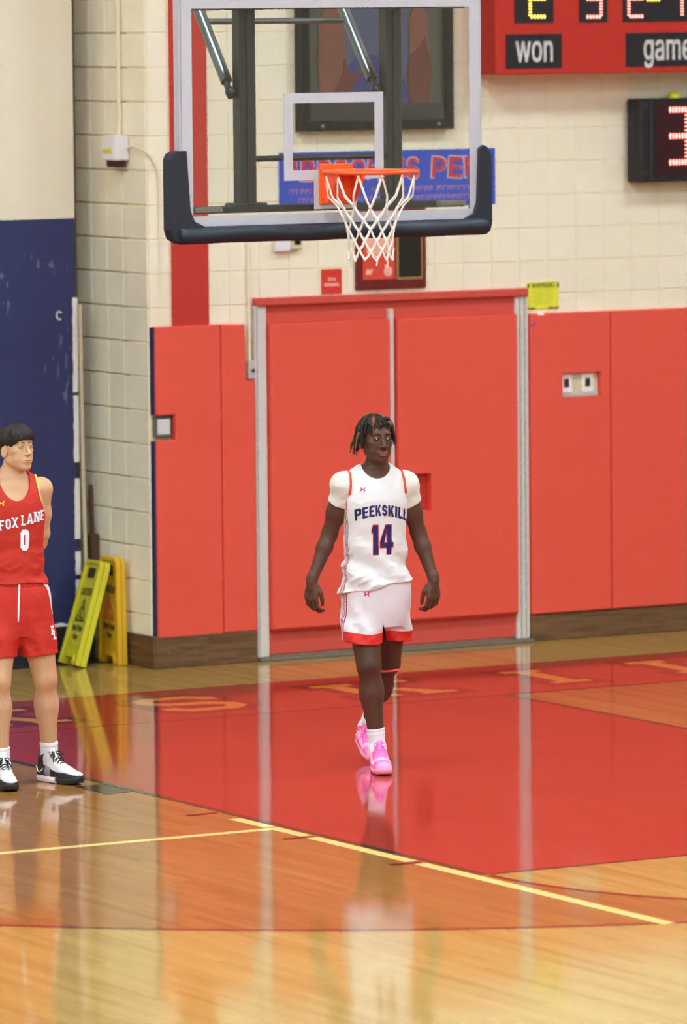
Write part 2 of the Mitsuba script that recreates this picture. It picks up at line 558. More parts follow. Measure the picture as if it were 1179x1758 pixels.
def tile_mesh(w, h, d=0.005, c=0.003):
    """front face towards -y; chamfered front edges, open at the back"""
    v, f = [], []
    for k, (s, y) in enumerate(((0.0, 0.0), (0.0, -d + c), (c, -d))):
        v += [(s, y, s), (w - s, y, s), (w - s, y, h - s), (s, y, h - s)]
    for k in (0, 4):
        for i in range(4):
            j = (i + 1) % 4
            f += [(k + i, k + j, k + 4 + j), (k + i, k + 4 + j, k + 4 + i)]
    f += [(8, 9, 10), (8, 10, 11)]
    return trimesh.Trimesh(np.array(v), np.array(f), process=False)


J = 0.006
tile_full = [ply(tile_mesh(TS - J, TS - J), f'm_tile_{i}') for i in range(3)]
tile_slim = [ply(tile_mesh(0.924 - 0.79 - J / 2, TS - J), f'm_tile_{i}') for i in range(3)]
for ix in range(-11, 10):
    for iz in range(-6, 6):
        x, z = TX0 + ix * TS, TZ0 + iz * TS
        if x + TS > 4.95 or (0.93 < x and x + TS < 1.19):
            continue
        if x < 3.3 and x > 1.45 and z + TS < 2.15:
            continue
        v = int(rng.integers(3))
        put('tile', {**tile_full[v], 'to_world': T().translate([x + J / 2, 0.0, z + J / 2])}, wb)
for iz in range(-6, 6):
    put('tile', {**tile_slim[int(rng.integers(3))], 'to_world': T().translate([0.79, 0.0, TZ0 + iz * TS + J / 2])}, wb)

up_t = []
for ix in range(-11, 53):
    for iz in range(-6, 21):
        x, z = TX0 + ix * TS, TZ0 + iz * TS
        if (iz < 6 and x + TS <= 4.95) or z + TS > CEIL or (0.93 < x and x + TS < 1.19):
            continue
        up_t.append(move(tile_mesh(TS - J, TS - J), x + J / 2, 0.0, z + J / 2))
tag(put('tile_field', ply(cat_(up_t), 'm_tile_0'), wb), 'cream tiles higher up and farther along the wall', kind='stuff')

ws = struct('wall_left', bx(0.79, 1.05, 0.26, 1.2, 0.0, CEIL), 'm_mortar_dark', label='grey cream block return wall beside the partition')
blk_y = [0.004, 0.305, 0.508, 0.711, 0.914]
for j in range(4):
    w = blk_y[j + 1] - blk_y[j]
    bm = tile_mesh(w - 0.003, TS - 0.008, 0.009, 0.004)
    v = bm.vertices
    bm = trimesh.Trimesh(np.stack([0.79 + v[:, 1], blk_y[j + 1] - 0.0015 - v[:, 0], v[:, 2]], 1), bm.faces, process=False)
    ds = [ply(bm, f'm_block_{i}') for i in range(3)]
    for iz in range(-15, 6):
        z = TZ0 + iz * TS
        if z < 0.08:
            continue
        put('block', {**ds[int(rng.integers(3))], 'to_world': T().translate([0, 0, z + 0.0045])}, ws)
up_b = []
for j in range(4):
    w = blk_y[j + 1] - blk_y[j]
    for iz in range(6, 21):
        z = TZ0 + iz * TS
        v = tile_mesh(w - 0.003, TS - 0.008, 0.009, 0.004)
        up_b.append(trimesh.Trimesh(np.stack([0.79 + v.vertices[:, 1], blk_y[j + 1] - 0.0015 - v.vertices[:, 0], v.vertices[:, 2] + z + 0.0045], 1), v.faces, process=False))
tag(put('block_field', ply(cat_(up_b), 'm_block_0'), ws), 'cream blocks higher up the return wall', kind='stuff')
struct('wall_recess', bx(-20, 1.05, 1.2, 1.4, 0, CEIL), 'm_cream', label='wall deep behind the navy partition')
# the rest of the hall, outside the frame
struct('wall_right', bx(14, 14.2, -35, 0.25, 0, CEIL), 'm_wall_far')
struct('wall_front', bx(-20, 14, -35.2, -35, 0, CEIL), 'm_wall_far')
struct('wall_far_left', bx(-20.2, -20, -35, 1.2, 0, CEIL), 'm_wall_far')
struct('ceiling', bx(-20, 14, -35, 1.4, CEIL, CEIL + 0.2), 'm_ceiling')

# partition: cream above, navy below
pt = thing('partition', 'large partition wall, cream above and navy below, at the left edge', 'partition')
put('upper_panel', ply(bx(-4.0, 0.625, 0.63, 0.70, 2.665, CEIL - 0.3), 'm_cream'), pt, 'cream painted upper panel')
put('lower_panel', ply(bx(-4.0, 0.625, 0.63, 0.70, 0.215, 2.662, 0.003), 'm_navy'), pt, 'navy painted lower panel')
put('base_rail', ply(bx(-4.0, 0.612, 0.635, 0.70, 0.0, 0.213), 'm_black'), pt, 'black base rail')
segs = [(2.19, 1.62), (1.60, 1.20), (1.10, 0.735), (0.66, 0.52), (0.49, 0.30), (0.29, 0.225)]
for a, b in segs:
    n = 14
    zz = np.linspace(b, a, n)
    xx = 0.602 + rng.uniform(-0.003, 0.003, n)
    put('chipped_edge', ply(xz(ext(Polygon(list(zip(xx, zz)) + [(0.636, a), (0.636, b)]), 0.004), 0.631), 'm_chip'), pt, 'white strip of chipped paint on the edge')
xs = np.linspace(0.60, 0.33, 16)
put('chipped_edge', ply(xz(ext(Polygon([(x, 0.219 + rng.uniform(0.004, 0.02)) for x in xs] + [(0.33, 0.212), (0.60, 0.212)]), 0.003), 0.63), 'm_chip'), pt, 'white chipped paint along the bottom')
th = np.linspace(0.7, 5.3, 14)
put('scuff', ply(tube(np.stack([0.513 + 0.018 * np.cos(th), 0 * th + 0.628, 2.085 + 0.024 * np.sin(th)], 1), 0.005, 6), 'm_chip'), pt, 'small white curved scuff')
for (x, z, L, a) in ((0.40, 1.43, 0.05, 130), (0.44, 1.45, 0.03, 200), (0.45, 1.30, 0.03, 110), (0.47, 0.40, 0.05, 150), (0.50, 0.35, 0.06, 10), (0.43, 0.36, 0.04, 170), (0.49, 1.10, 0.03, 80)):
    dx, dz = L * math.cos(math.radians(a)), L * math.sin(math.radians(a))
    put('scuff', ply(tube([(x, 0.629, z), (x + dx / 2, 0.629, z + dz / 2 + 0.004), (x + dx, 0.629, z + dz)], 0.0022, 5), 'm_case_blue'), pt, 'pale scratch')
struct('trim_1', bx(-4.0, 0.74, 0.42, 0.63, 0.001, 0.004), 'm_black', label='dark threshold strip under the partition')

# red painted column
struct('column_red', bx(0.937, 1.18, -0.03, 0.0, 0.0, CEIL, 0.004), 'm_column_red', label='red painted steel column on the end wall')

# baseboards
struct('baseboard_left', bx(0.775, 1.472, -0.055, -0.0, 0.0, 0.195, 0.006), 'm_base', label='scuffed brown wooden baseboard below the notched red pads')
struct('baseboard_return', bx(0.765, 0.778, -0.055, 0.62, 0.0, 0.195, 0.005), 'm_base', label='dark brown baseboard on the return wall')
struct('baseboard_right', bx(3.405, 9.0, -0.045, -0.0, 0.0, 0.165, 0.006), 'm_base', label='brown wooden baseboard right of the doors')

# ------------------------------------------------------------------ wall pads


def pad(poly, y0, y1, r=0.014):
    """a pad of the outline poly (x, z), its face at y0 with rounded edges"""
    V, Fs = [], []
    steps = [(0.0, y1), (0.0, y0 + r), (r * 0.3, y0 + r * 0.3), (r, y0)]
    rings = [np.array(poly.buffer(-s, join_style=2).exterior.coords)[:-1] if s else np.array(poly.exterior.coords)[:-1] for s, _ in steps]
    n = len(rings[0])
    if any(len(q) != n for q in rings):
        return xz(ext(poly, y1 - y0), y1)

    def start(q, first):
        k = np.argmin(np.linalg.norm(q - first, axis=1)); return np.roll(q, -k, 0)
    rings = [start(q, rings[0][0]) for q in rings]
    for q in rings[1:]:
        if np.linalg.norm(q[1] - rings[0][1]) > 0.1:
            q[1:] = q[1:][::-1]
    for q, (s, y) in zip(rings, steps):
        V += [(a, y, b) for a, b in q]
    for k in range(len(steps) - 1):
        for i in range(n):
            j = (i + 1) % n
            Fs += [(k * n + i, k * n + j, (k + 1) * n + j), (k * n + i, (k + 1) * n + j, (k + 1) * n + i)]
    from mapbox_earcut import triangulate_float64
    tri = triangulate_float64(rings[-1].astype(float), np.array([n], np.uint32)).reshape(-1, 3)
    Fs += [tuple(t + (len(steps) - 1) * n) for t in tri]
    m = trimesh.Trimesh(np.array(V), np.array(Fs, int), process=False)
    m.fix_normals()
    return m


def P(*pts):
    return Polygon(pts)


k = thing('wall_pad', 'tall red wall pad nearest the corner, notched around a metal box', 'wall pad', 'red wall pads on the end wall')
put('cover', ply(pad(P((0.795, 0.183), (1.238, 0.183), (1.238, 2.035), (0.795, 2.035), (0.795, 1.51), (0.925, 1.51), (0.925, 1.36), (0.795, 1.36)), -0.062, -0.012), 'm_pad_red', 40), k)
put('backing', ply(xz(ext(P((0.788, 0.185), (1.236, 0.185), (1.236, 2.03), (0.788, 2.03), (0.788, 1.515), (0.93, 1.515), (0.93, 1.355), (0.788, 1.355)), 0.042), -0.003), 'm_pad_back'), k, 'navy backing board')
k = thing('wall_pad', 'narrow red wall pad with a stepped upper right corner, left of the doors', 'wall pad', 'red wall pads on the end wall')
put('cover', ply(pad(P((1.240, 0.19), (1.468, 0.19), (1.468, 1.695), (1.412, 1.695), (1.406, 2.03), (1.240, 2.035)), -0.062, -0.003), 'm_pad_red', 40), k)
k = thing('wall_pad', 'red wall pad right of the doors with a cutout for two outlets', 'wall pad', 'red wall pads on the end wall')
cut = sbox(3.632, 1.499, 3.912, 1.651)
m1 = pad(P((3.402, 0.17), (3.63, 0.17), (3.63, 2.024), (3.402, 2.024)), -0.062, -0.003)
whole = P((3.402, 0.17), (3.985, 0.17), (3.985, 2.024), (3.402, 2.024))
body_ = m3.Manifold(m3.Mesh(np.asarray(pad(whole, -0.062, -0.003).vertices, np.float32), np.asarray(pad(whole, -0.062, -0.003).faces, np.uint32)))


def manifold_of(m):
    m = m.copy(); m.merge_vertices()
    return m3.Manifold(m3.Mesh(np.asarray(m.vertices, np.float32), np.asarray(m.faces, np.uint32)))


def closed_pad(poly, y0, y1, r=0.014, holes=()):
    base = m3.CrossSection([np.array(poly.exterior.coords)[:-1]])
    ms = []
    for s, a, b in ((0.0, y0 + r, y1), (r * 0.3, y0 + r * 0.3, y0 + r), (r, y0, y0 + r * 0.3)):
        pass
    solid = m3.Manifold.batch_hull([m3.Manifold.extrude(base.offset(-s, m3.JoinType.Miter), 0.0005).translate([0, 0, z]) for s, z in ((0.0, 0.0), (0.0, y1 - y0 - r), (r * 0.3, y1 - y0 - r * 0.3), (r, y1 - y0 - 0.0005))])
    for h in holes:
        solid = solid - m3.Manifold.extrude(m3.CrossSection([np.array(h.exterior.coords)[:-1]]), 1).translate([0, 0, -0.5])
    me = solid.to_mesh()
    t = trimesh.Trimesh(np.asarray(me.vert_properties)[:, :3], np.asarray(me.tri_verts), process=False)
    return trimesh.Trimesh(np.stack([t.vertices[:, 0], y1 - t.vertices[:, 2], t.vertices[:, 1]], 1), t.faces, process=False)


def fixed(m):
    trimesh.repair.fix_normals(m); return m


put('cover', ply(fixed(closed_pad(whole, -0.062, -0.003, 0.014, [cut])), 'm_pad_red', 40), k)
put('tape', ply(bx(3.455, 3.50, -0.0635, -0.03, 2.012, 2.027, 0.002), 'm_white'), k, 'small white tape on the top edge')
put('scuff', ply(tube([(3.407, -0.062, 1.955), (3.42, -0.064, 1.96), (3.432, -0.0635, 1.972)], 0.004, 6), 'm_banner_blue'), k, 'small blue scuff')
for i in range(2):
    x0 = 3.988 + i * 0.612
    k = thing('wall_pad', ('plain red wall pad at the right edge beside the outlet pad', 'plain red wall pad, the one farthest from the doors')[i], 'wall pad', 'red wall pads on the end wall')
    put('cover', ply(fixed(closed_pad(P((x0, 0.17), (x0 + 0.609, 0.17), (x0 + 0.609, 2.024), (x0, 2.024)), -0.062, -0.003)), 'm_pad_red', 40), k)

k = thing('junction_box', 'dull metal box recessed in the notch of the corner wall pad', 'junction box')
put('box', ply(bx(0.80, 0.915, -0.035, 0.0, 1.375, 1.50, 0.006), 'm_gray_steel'), k)
put('lens', ply(rbox(0.815, 0.90, -0.046, -0.03, 1.392, 1.485, 0.008), 'm_lens', 40), k, 'cloudy plastic lens')
k = thing('outlet', 'pair of beige outlets in the cutout of the red pad', 'outlet')
put('back_box', ply(bx(3.633, 3.911, -0.022, -0.007, 1.50, 1.65, 0.003), 'm_beige'), k)
for x in (3.638, 3.792):
    c = put('cover_plate', ply(bx(x, x + 0.085, -0.030, -0.022, 1.525, 1.645, 0.004), 'm_white'), k, 'white cover plate')
    put('socket', ply(bx(x + 0.024, x + 0.06, -0.033, -0.030, 1.56, 1.612, 0.002), 'm_dark_hole'), c, 'dark socket')
put('ledge', ply(bx(3.633, 3.911, -0.034, -0.007, 1.50, 1.522, 0.003), 'm_box_gray'), k)
k = thing('switch_box', 'small grey metal switch box left of the door frame', 'switch box')
put('box', ply(bx(1.432, 1.496, -0.045, -0.008, 1.70, 1.81, 0.005), 'm_box_gray'), k)
put('keyhole', ply(move(trimesh.creation.cylinder(0.011, 0.006, sections=16, transform=rot(90, [1, 0, 0])), 1.463, -0.046, 1.752), 'm_dark_hole'), k, 'dark round keyhole')
put('conduit', ply(tube([(1.452, -0.022, 1.81), (1.452, -0.022, 2.2), (1.452, -0.022, 2.6)], 0.0115), 'm_conduit', True), k, 'cream painted conduit pipe')

# ------------------------------------------------------------------ doors
dk = thing('door_1', 'red double door with padded leaves and a pale metal frame', 'double door', kind='structure')
labels[dk].pop('category')
put('backing', ply(bx(1.50, 3.38, -0.012, -0.0, 0.03, 2.14), 'm_door_red'), dk)
for a, b, nm in ((1.477, 1.556, 'l'), (3.302, 3.395, 'r')):
    j = put('jamb', ply(bx(a, b, -0.05, -0.0, 0.022, 2.136, 0.006), 'm_frame_gray'), dk, 'pale grey metal jamb')
    for q in ((0.3, 0.36), (0.66, 0.72)) if nm == 'r' else ((0.12, 0.17),):
        put('groove', ply(bx(a + (b - a) * q[0], a + (b - a) * q[1], -0.0515, -0.049, 0.03, 2.13), 'm_frame_dark'), j, 'dark groove')
put('lintel', ply(bx(1.484, 3.384, -0.075, 0.0, 2.137, 2.183, 0.006), 'm_door_red'), dk, 'red lintel ledge')
put('header', ply(bx(1.556, 3.302, -0.03, -0.012, 2.03, 2.137, 0.003), 'm_door_red'), dk, 'dull red header panel')
for i, (a, b) in enumerate(((1.560, 2.398), (2.440, 3.300))):
    lf = put('leaf', ply(bx(a, b, -0.03, -0.012, 0.035, 2.03, 0.003), 'm_door_red'), dk, 'red door leaf')
    holes = [sbox(2.545, 0.852, 2.672, 1.082)] if i else []
    put('pad', ply(fixed(closed_pad(sbox(a + 0.004, 0.19, b - 0.004, 2.028), -0.085, -0.03, 0.014, holes)), 'm_pad_red', 40), lf, 'red vinyl door pad')
    put('pad_edge', ply(bx(a + 0.006, b - 0.006, -0.072, -0.03, 0.178, 0.19, 0.003), 'm_column_red'), lf, 'dark lower edge of the pad')
    if i:
        put('pull', ply(bx(2.545, 2.672, -0.036, -0.030, 0.852, 1.082), 'm_column_red'), lf, 'recessed dark red pull')
put('astragal', ply(bx(2.400, 2.432, -0.062, -0.012, 0.035, 2.09, 0.005), 'm_frame_gray'), dk, 'pale grey centre strip between the leaves')
struct('trim_2', bx(1.48, 3.40, -0.09, -0.0, 0.0, 0.02, 0.004), 'm_threshold', label='grey metal threshold under the red doors')

# ------------------------------------------------------------------ basketball hoop
hp = thing('basketball_hoop', 'glass basketball backboard with orange rim, white net and dark padding', 'basketball hoop')
YB = -3.60
GX0, GX1, GZ0, GZ1 = -0.915, 0.905, 2.765, 3.975
IX0, IX1, IZ0, IZ1 = -0.853, 0.838, 2.826, 3.908
scene[put('glass', ply(xz(ext(sbox(GX0 + 0.02, GZ0 + 0.02, GX1 - 0.02, GZ1 - 0.02), 0.0), YB), 'm_glass') if False else ply(trimesh.Trimesh([[GX0, YB, GZ0], [GX1, YB, GZ0], [GX1, YB, GZ1], [GX0, YB, GZ1]], [[0, 1, 2], [0, 2, 3]], process=False), 'm_glass'), hp, 'clear glass pane')]['face_normals'] = True
ring = sbox(GX0, GZ0, GX1, GZ1).difference(sbox(IX0, IZ0, IX1, IZ1))
put('border', ply(xz(ext(ring, 0.006), YB - 0.001), 'm_board_white'), hp, 'white border of the glass')
put('frame', ply(xz(ext(sbox(GX0 - 0.012, GZ0 - 0.012, GX1 + 0.012, GZ1 + 0.012).difference(sbox(GX0 + 0.03, GZ0 + 0.03, GX1 - 0.03, GZ1 - 0.03)), 0.055), YB + 0.058), 'm_board_white'), hp, 'pale aluminium frame')
tg = sbox(-0.305, 3.0, 0.302, 3.46).difference(sbox(-0.252, 3.053, 0.249, 3.407))
tg = tg.difference(sbox(-0.105, 2.9, 0.105, 3.09))
put('target_square', ply(xz(ext(tg.buffer(0.004).buffer(-0.004), 0.004), YB - 0.001), 'm_board_white'), hp, 'white painted target square')
# pad along the bottom and the lower sides
o = Polygon([(-1.0, 3.125), (-0.985, 3.155), (-0.955, 3.17), (-0.905, 3.17), (-0.885, 2.86), (-0.86, 2.80), (-0.80, 2.772), (0.79, 2.772), (0.85, 2.80), (0.872, 2.86), (0.885, 3.15), (0.91, 3.165), (0.935, 3.15), (0.955, 3.11), (0.958, 2.745), (0.945, 2.705), (0.91, 2.685), (-0.94, 2.685), (-0.985, 2.71), (-1.0, 2.76)]).buffer(0.008).buffer(-0.008)
pb = xz(ext(o, 0.085), YB + 0.05)
put('bottom_pad', ply(pb, 'm_board_pad', 35), hp, 'dark slate padding on the bottom and sides')
bull = tube([(x, YB - 0.035, 2.728 + 0.004 * math.sin(x * 9)) for x in np.linspace(-0.95, 0.92, 40)], 0.043, 14)
put('bottom_pad', ply(bull, 'm_board_pad', True), hp, 'rounded front of the padding')
# steel behind the glass
for x0, x1 in ((-0.508, -0.411), (0.387, 0.482)):
    post = put('post', ply(cat_([bx(x0, x1, YB + 0.10, YB + 0.19, 2.86, 4.0, 0.008), bx((x0 + x1) / 2 - 0.012, (x0 + x1) / 2 + 0.012, YB + 0.09, YB + 0.11, 2.87, 3.99)]), 'm_black_steel'), hp, 'black steel post')
    put('flange', ply(bx(x0 - 0.05, x1 + 0.05, YB + 0.07, YB + 0.20, 2.85, 2.885, 0.008), 'm_black_steel'), post)
    put('flange', ply(bx(x0 - 0.045, x1 + 0.045, YB + 0.07, YB + 0.20, 3.90, 3.93, 0.008), 'm_black_steel'), post)
put('rail', ply(bx(-0.86, 0.84, YB + 0.062, YB + 0.11, 2.835, 2.872, 0.004), 'm_black_steel'), hp, 'black lower rail')
put('rail', ply(bx(-0.86, 0.84, YB + 0.062, YB + 0.11, 3.902, 3.93, 0.004), 'm_black_steel'), hp, 'black upper rail')
for x0, z0 in ((-0.83, 2.842), (0.66, 2.842), (-0.83, 3.898), (0.66, 3.898)):
    put('corner_bracket', ply(bx(x0, x0 + 0.165, YB + 0.012, YB + 0.06, z0, z0 + 0.028, 0.004), 'm_frame_dark'), hp, 'grey corner bracket')
put('cross_bar', ply(tube([(-0.42, YB + 0.14, 3.115), (0.40, YB + 0.14, 3.115)], 0.016), 'm_black_steel', 40), hp, 'black cross bar')
for x in (-0.532, 0.356):
    a, b = np.array([x, YB + 0.16, 3.47]), np.array([x, YB + 0.16, 3.47]) + np.array([0.0, 2.2, 2.75])
    st = put('strut', ply(tube([a + (b - a) * 0.02, b], 0.032, 16), 'm_gray_steel', 40), hp, 'grey steel strut')
    put('joint', ply(cat_([trimesh.creation.icosphere(2, 0.03).apply_translation(a), tube([a - [0, 0, 0.03], a + (b - a) * 0.03], 0.017)]), 'm_black_steel', 40), st, 'black joint')
put('cross_tube', ply(tube([(-0.50, YB + 0.16 + 0.30, 3.84), (0.33, YB + 0.16 + 0.30, 3.84)], 0.016), 'm_gray_steel', 40), hp, 'grey cross tube')
for x0 in (-0.508, 0.387):
    put('post_top', ply(bx(x0, x0 + 0.096, YB + 0.10, YB + 0.19, 4.0, 4.35), 'm_black_steel'), hp, 'black upper end of a post')
put('mast_bar', ply(bx(-0.58, 0.42, YB + 2.31, YB + 2.40, 6.17, 6.27, 0.006), 'm_black_steel'), hp, 'black bar of the ceiling mast')
put('mast', ply(bx(-0.13, -0.03, YB + 2.31, YB + 2.40, 6.2, CEIL, 0.006), 'm_black_steel'), hp, 'black mast hung from the ceiling')
put('backing_plate', ply(bx(-0.125, 0.135, YB - 0.006, YB + 0.0, 2.845, 3.055, 0.002), 'm_box_gray'), hp, 'grey gasket plate behind the rim mount')
rm = put('rim', ply(tube([(0.2445 * math.cos(t), RIMY + 0.2445 * math.sin(t), 3.048) for t in np.linspace(0, 2 * np.pi, 72, endpoint=False)], 0.0105, 12, True), 'm_orange', True), hp, 'orange rim')
put('mounting_plate', ply(cat_([bx(-0.10, 0.105, YB - 0.02, YB - 0.006, 2.87, 3.085, 0.004), bx(-0.10, 0.06, YB - 0.055, YB - 0.02, 3.05, 3.085, 0.004)]), 'm_orange'), rm, 'orange mounting plate')
gus = Polygon([(0, 3.04), (0.17, 3.04), (0.15, 3.0), (0.06, 2.885), (0, 2.875)])
gm = []
for x in (-0.085, 0.078):
    g = ext(gus, 0.008)
    v = g.vertices
    gm.append(trimesh.Trimesh(np.stack([x + v[:, 2], YB - 0.02 - v[:, 0], v[:, 1]], 1), g.faces, process=False))
gm.append(bx(-0.09, 0.09, YB - 0.16, YB - 0.01, 3.028, 3.042, 0.003))
gm.append(bx(-0.09, 0.09, YB - 0.04, YB - 0.01, 2.90, 3.04, 0.003))
put('bracket', ply(fixed(cat_(gm)), 'm_orange'), rm, 'orange support bracket')
for i in range(12):
    t = (i + 0.5) * 2 * np.pi / 12
    c = np.array([0.247 * math.cos(t), RIMY + 0.247 * math.sin(t), 3.033])
    q = np.linspace(0, 2 * np.pi, 10, endpoint=False)
    e1 = np.array([-math.sin(t), math.cos(t), 0])
    put('hook', ply(tube([c + e1 * 0.012 * math.cos(a) + np.array([0, 0, 0.010 * math.sin(a)]) for a in q], 0.003, 6, True), 'm_orange', True), rm, 'small net hook')
lev = [(-0.0, 0.240, 0.5), (-0.165, 0.165, 1.0), (-0.225, 0.142, 0.5), (-0.283, 0.127, 1.0), (-0.338, 0.118, 0.5), (-0.390, 0.113, 1.0), (-0.435, 0.118, 0.5)]


def knot(l, i):
    z, r, ph = lev[l]
    t = (i + ph) * 2 * np.pi / 12
    w = 0.006 * math.sin(3.1 * i + 1.7 * l) * (l > 0)
    return np.array([(r + w) * math.cos(t), RIMY + (r + w) * math.sin(t), 3.025 + z + w])


cords = []
for i in range(12):
    for sgn in (0, -1):
        for l in range(6):
            par = lev[l][2]
            i2 = i + (0 if sgn == 0 else -1) if par == 0.5 else i + (1 if sgn == 0 else 0)
            a = knot(l, i); b = knot(l + 1, i2 if par == 0.5 else i2)
            m = (a + b) / 2
            m[:2] = (m[:2] - [0, RIMY]) * (0.985 if l else 1.0) + [0, RIMY]
            m[2] -= 0.006 if l else 0.0
            if l == 0:
                m = a * 0.35 + b * 0.65; m[:2] = (m[:2] - [0, RIMY]) * 1.16 + [0, RIMY]
                cords.append(tube([a, a * 0.62 + m * 0.38 + [0, 0, 0], m, b], 0.0042, 6))
            else:
                cords.append(tube([a, m, b], 0.0045, 6))
for l in range(1, 7):
    for i in range(12):
        cords.append(trimesh.creation.icosphere(1, 0.0075).apply_translation(knot(l, i)))
for i in (1, 5, 9):
    a = knot(6, i); cords.append(tube([a, a + [0.004, 0, -0.02], a + [0.0, 0.003, -0.045]], 0.004, 6))
put('net', ply(cat_(cords), 'm_net', 50), rm, 'white cord net')

# ------------------------------------------------------------------ scoreboard and clock
sb = thing('scoreboard', 'large red scoreboard with lit digits above the right end of the wall', 'scoreboard')
put('case', ply(bx(3.02, 6.4, -0.30, -0.008, 3.492, 5.3, 0.006), 'm_score_red'), sb, 'red case')
LED = {}


def led(key, rgb, k):
    c = [x * k for x in lin(*rgb)]
    scene['e_' + key] = {'type': 'diffuse', 'reflectance': C(60, 20, 20)}
    LED[key] = c


led('amber', (255, 190, 70), 6.0)
led('pink', (255, 120, 110), 6.0)
led('yellow', (255, 210, 60), 5.0)
SEG = {'0': 'abcdef', '1': 'bc', '2': 'abged', '3': 'abgcd', '4': 'fgbc', '5': 'afgcd', '6': 'afgedc', '7': 'abc', '8': 'abcdefg', '9': 'abcfgd', '-': 'g'}


def digit(parent, ch, x, z, w, h, y, key, n=5, dw=0.011, dh=0.022):
    """seven bars of small lamps; x, z the lower left corner; each bar is an entry"""
    P_ = {'a': ((0, h), (w, h)), 'g': ((0, h / 2), (w, h / 2)), 'd': ((0, 0), (w, 0)), 'f': ((0, h / 2), (0, h)), 'b': ((w, h / 2), (w, h)), 'e': ((0, 0), (0, h / 2)), 'c': ((w, 0), (w, h / 2))}
    dg = None
    for s in SEG[ch]:
        (x0, z0), (x1, z1) = P_[s]
        ms = []
        hor = z0 == z1
        m_ = n if hor else n + 1
        for i in range(m_):
            t = (i + 0.5) / m_
            cx, cz = x + x0 + (x1 - x0) * t, z + z0 + (z1 - z0) * t
            a, b = (dw, dh) if hor else (dh * 0.9, dw * 0.9)
            e = Point(0, 0).buffer(0.5, 4)
            e = affinity.translate(affinity.scale(e, a, b), cx, cz)
            ms.append(xz(ext(e, 0.006), y))
        put('digit_segment', {**ply(fixed(cat_(ms)), 'e_' + key), 'emitter': {'type': 'area', 'radiance': {'type': 'rgb', 'value': LED[key]}}}, parent, f'lit {key} segment of a digit')


YS = -0.30
for (x0, x1) in ((3.153, 3.431), (3.615, 3.817), (3.93, 4.95)):
    w = put('digit_window', ply(bx(x0, x1, YS - 0.006, YS + 0.01, 3.805, 4.16), 'm_score_black'), sb, 'dark digit window')
    if x0 < 3.2:
        digit(w, '2', 3.262, 3.842, 0.112, 0.215, YS - 0.006, 'amber')
    elif x0 < 3.7:
        digit(w, '3', 3.662, 3.838, 0.108, 0.215, YS - 0.006, 'pink')
    else:
        digit(w, '2', 3.972, 3.838, 0.105, 0.215, YS - 0.006, 'pink')
        digit(w, '-', 4.10, 3.838, 0.10, 0.205, YS - 0.006, 'yellow')
        digit(w, '1', 4.25, 3.838, 0.11, 0.215, YS - 0.006, 'pink')
for (x0, x1, t, tx, tw) in ((3.09, 3.489, 'won', 3.157, 0.266), (3.951, 4.63, 'games', 4.078, 0.43)):
    w = put('name_plate', ply(bx(x0, x1, YS - 0.005, YS + 0.01, 3.53, 3.737), 'm_score_black'), sb, 'dark name plate')
    tm = text(t, 0.158, tw, 0.003)
    put('lettering', ply(xz(move(tm, tx, 3.573), YS - 0.005), 'm_score_text'), w, f'pale lettering {t}')

ck = thing('shot_clock', 'black shot clock box with a glowing red 3 under the scoreboard', 'shot clock')
put('case', ply(bx(4.13, 4.98, -0.17, -0.03, 2.815, 3.33, 0.008), 'm_black'), ck, 'black case')
for q in ((4.138, 4.150, -0.176, 2.825, 3.32), (4.205, 4.222, -0.178, 2.825, 3.32), (4.145, 4.21, -0.174, 3.28, 3.30), (4.145, 4.21, -0.174, 2.86, 2.88)):
    put('side_rail', ply(bx(q[0], q[1], q[2], -0.168, q[3], q[4]), 'm_black_steel'), ck, 'dark side rail')
put('face', ply(bx(4.25, 4.95, -0.173, -0.165, 2.86, 3.295), 'm_led_back'), ck, 'dark red display face')
digit(ck, '3', 4.345, 2.935, 0.135, 0.325, -0.173, 'pink', 6, 0.011, 0.036)
for x in (4.18, 4.85):
    put('bracket', ply(bx(x, x + 0.06, -0.05, -0.004, 2.9, 3.25, 0.004), 'm_box_gray'), ck)
k = thing('beacon', 'small yellow green beacon on top of the shot clock', 'beacon')
bc = trimesh.creation.revolve([(0, 0), (0.042, 0), (0.038, 0.02), (0.026, 0.036), (0.0, 0.042)], sections=20)
put('dome', ply(move(bc, 4.437, -0.09, 3.331), 'm_warn', 40), k)

# ------------------------------------------------------------------ things on the end wall
bn = thing('banner', 'blue vinyl banner reading BROOKE\'S PEN in red letters behind the backboard', 'banner')
put('sheet', ply(bx(1.672, 3.184, -0.016, -0.009, 2.703, 3.045, 0.002), 'm_banner_blue'), bn, 'blue vinyl sheet')
x = 1.735
for ch, wd in (('"', 0.07), ('B', 0.095), ('R', 0.095), ('O', 0.1), ('O', 0.1), ('K', 0.1), ('E', 0.085), ("'", 0.035), ('S', 0.085), (' ', 0.055), ('P', 0.1), ('E', 0.095), ('N', 0.11), ('"', 0.07)):
    if ch != ' ':
        hgt = 0.118
        tm = text(ch, hgt, wd * (0.8 if ch in '"\'' else 0.96), 0.002)
        c = tm.bounds.mean(0)
        tm = mx(tm, rot(float(rng.uniform(-7, 3)), [0, 0, 1], c))
        big = tm.copy(); big.apply_translation(-c); big.apply_scale([1.16, 1.12, 0.8]); big.apply_translation(c)
        put('letter_edge', ply(xz(move(big, x, 2.876, -0.0008), -0.016), 'm_banner_edge'), bn, 'pale edge of a letter')
        put('letter', ply(xz(move(tm, x, 2.876, 0.001), -0.016), 'm_banner_red'), bn, f'red letter {ch}')
    x += wd + 0.018
ms = []
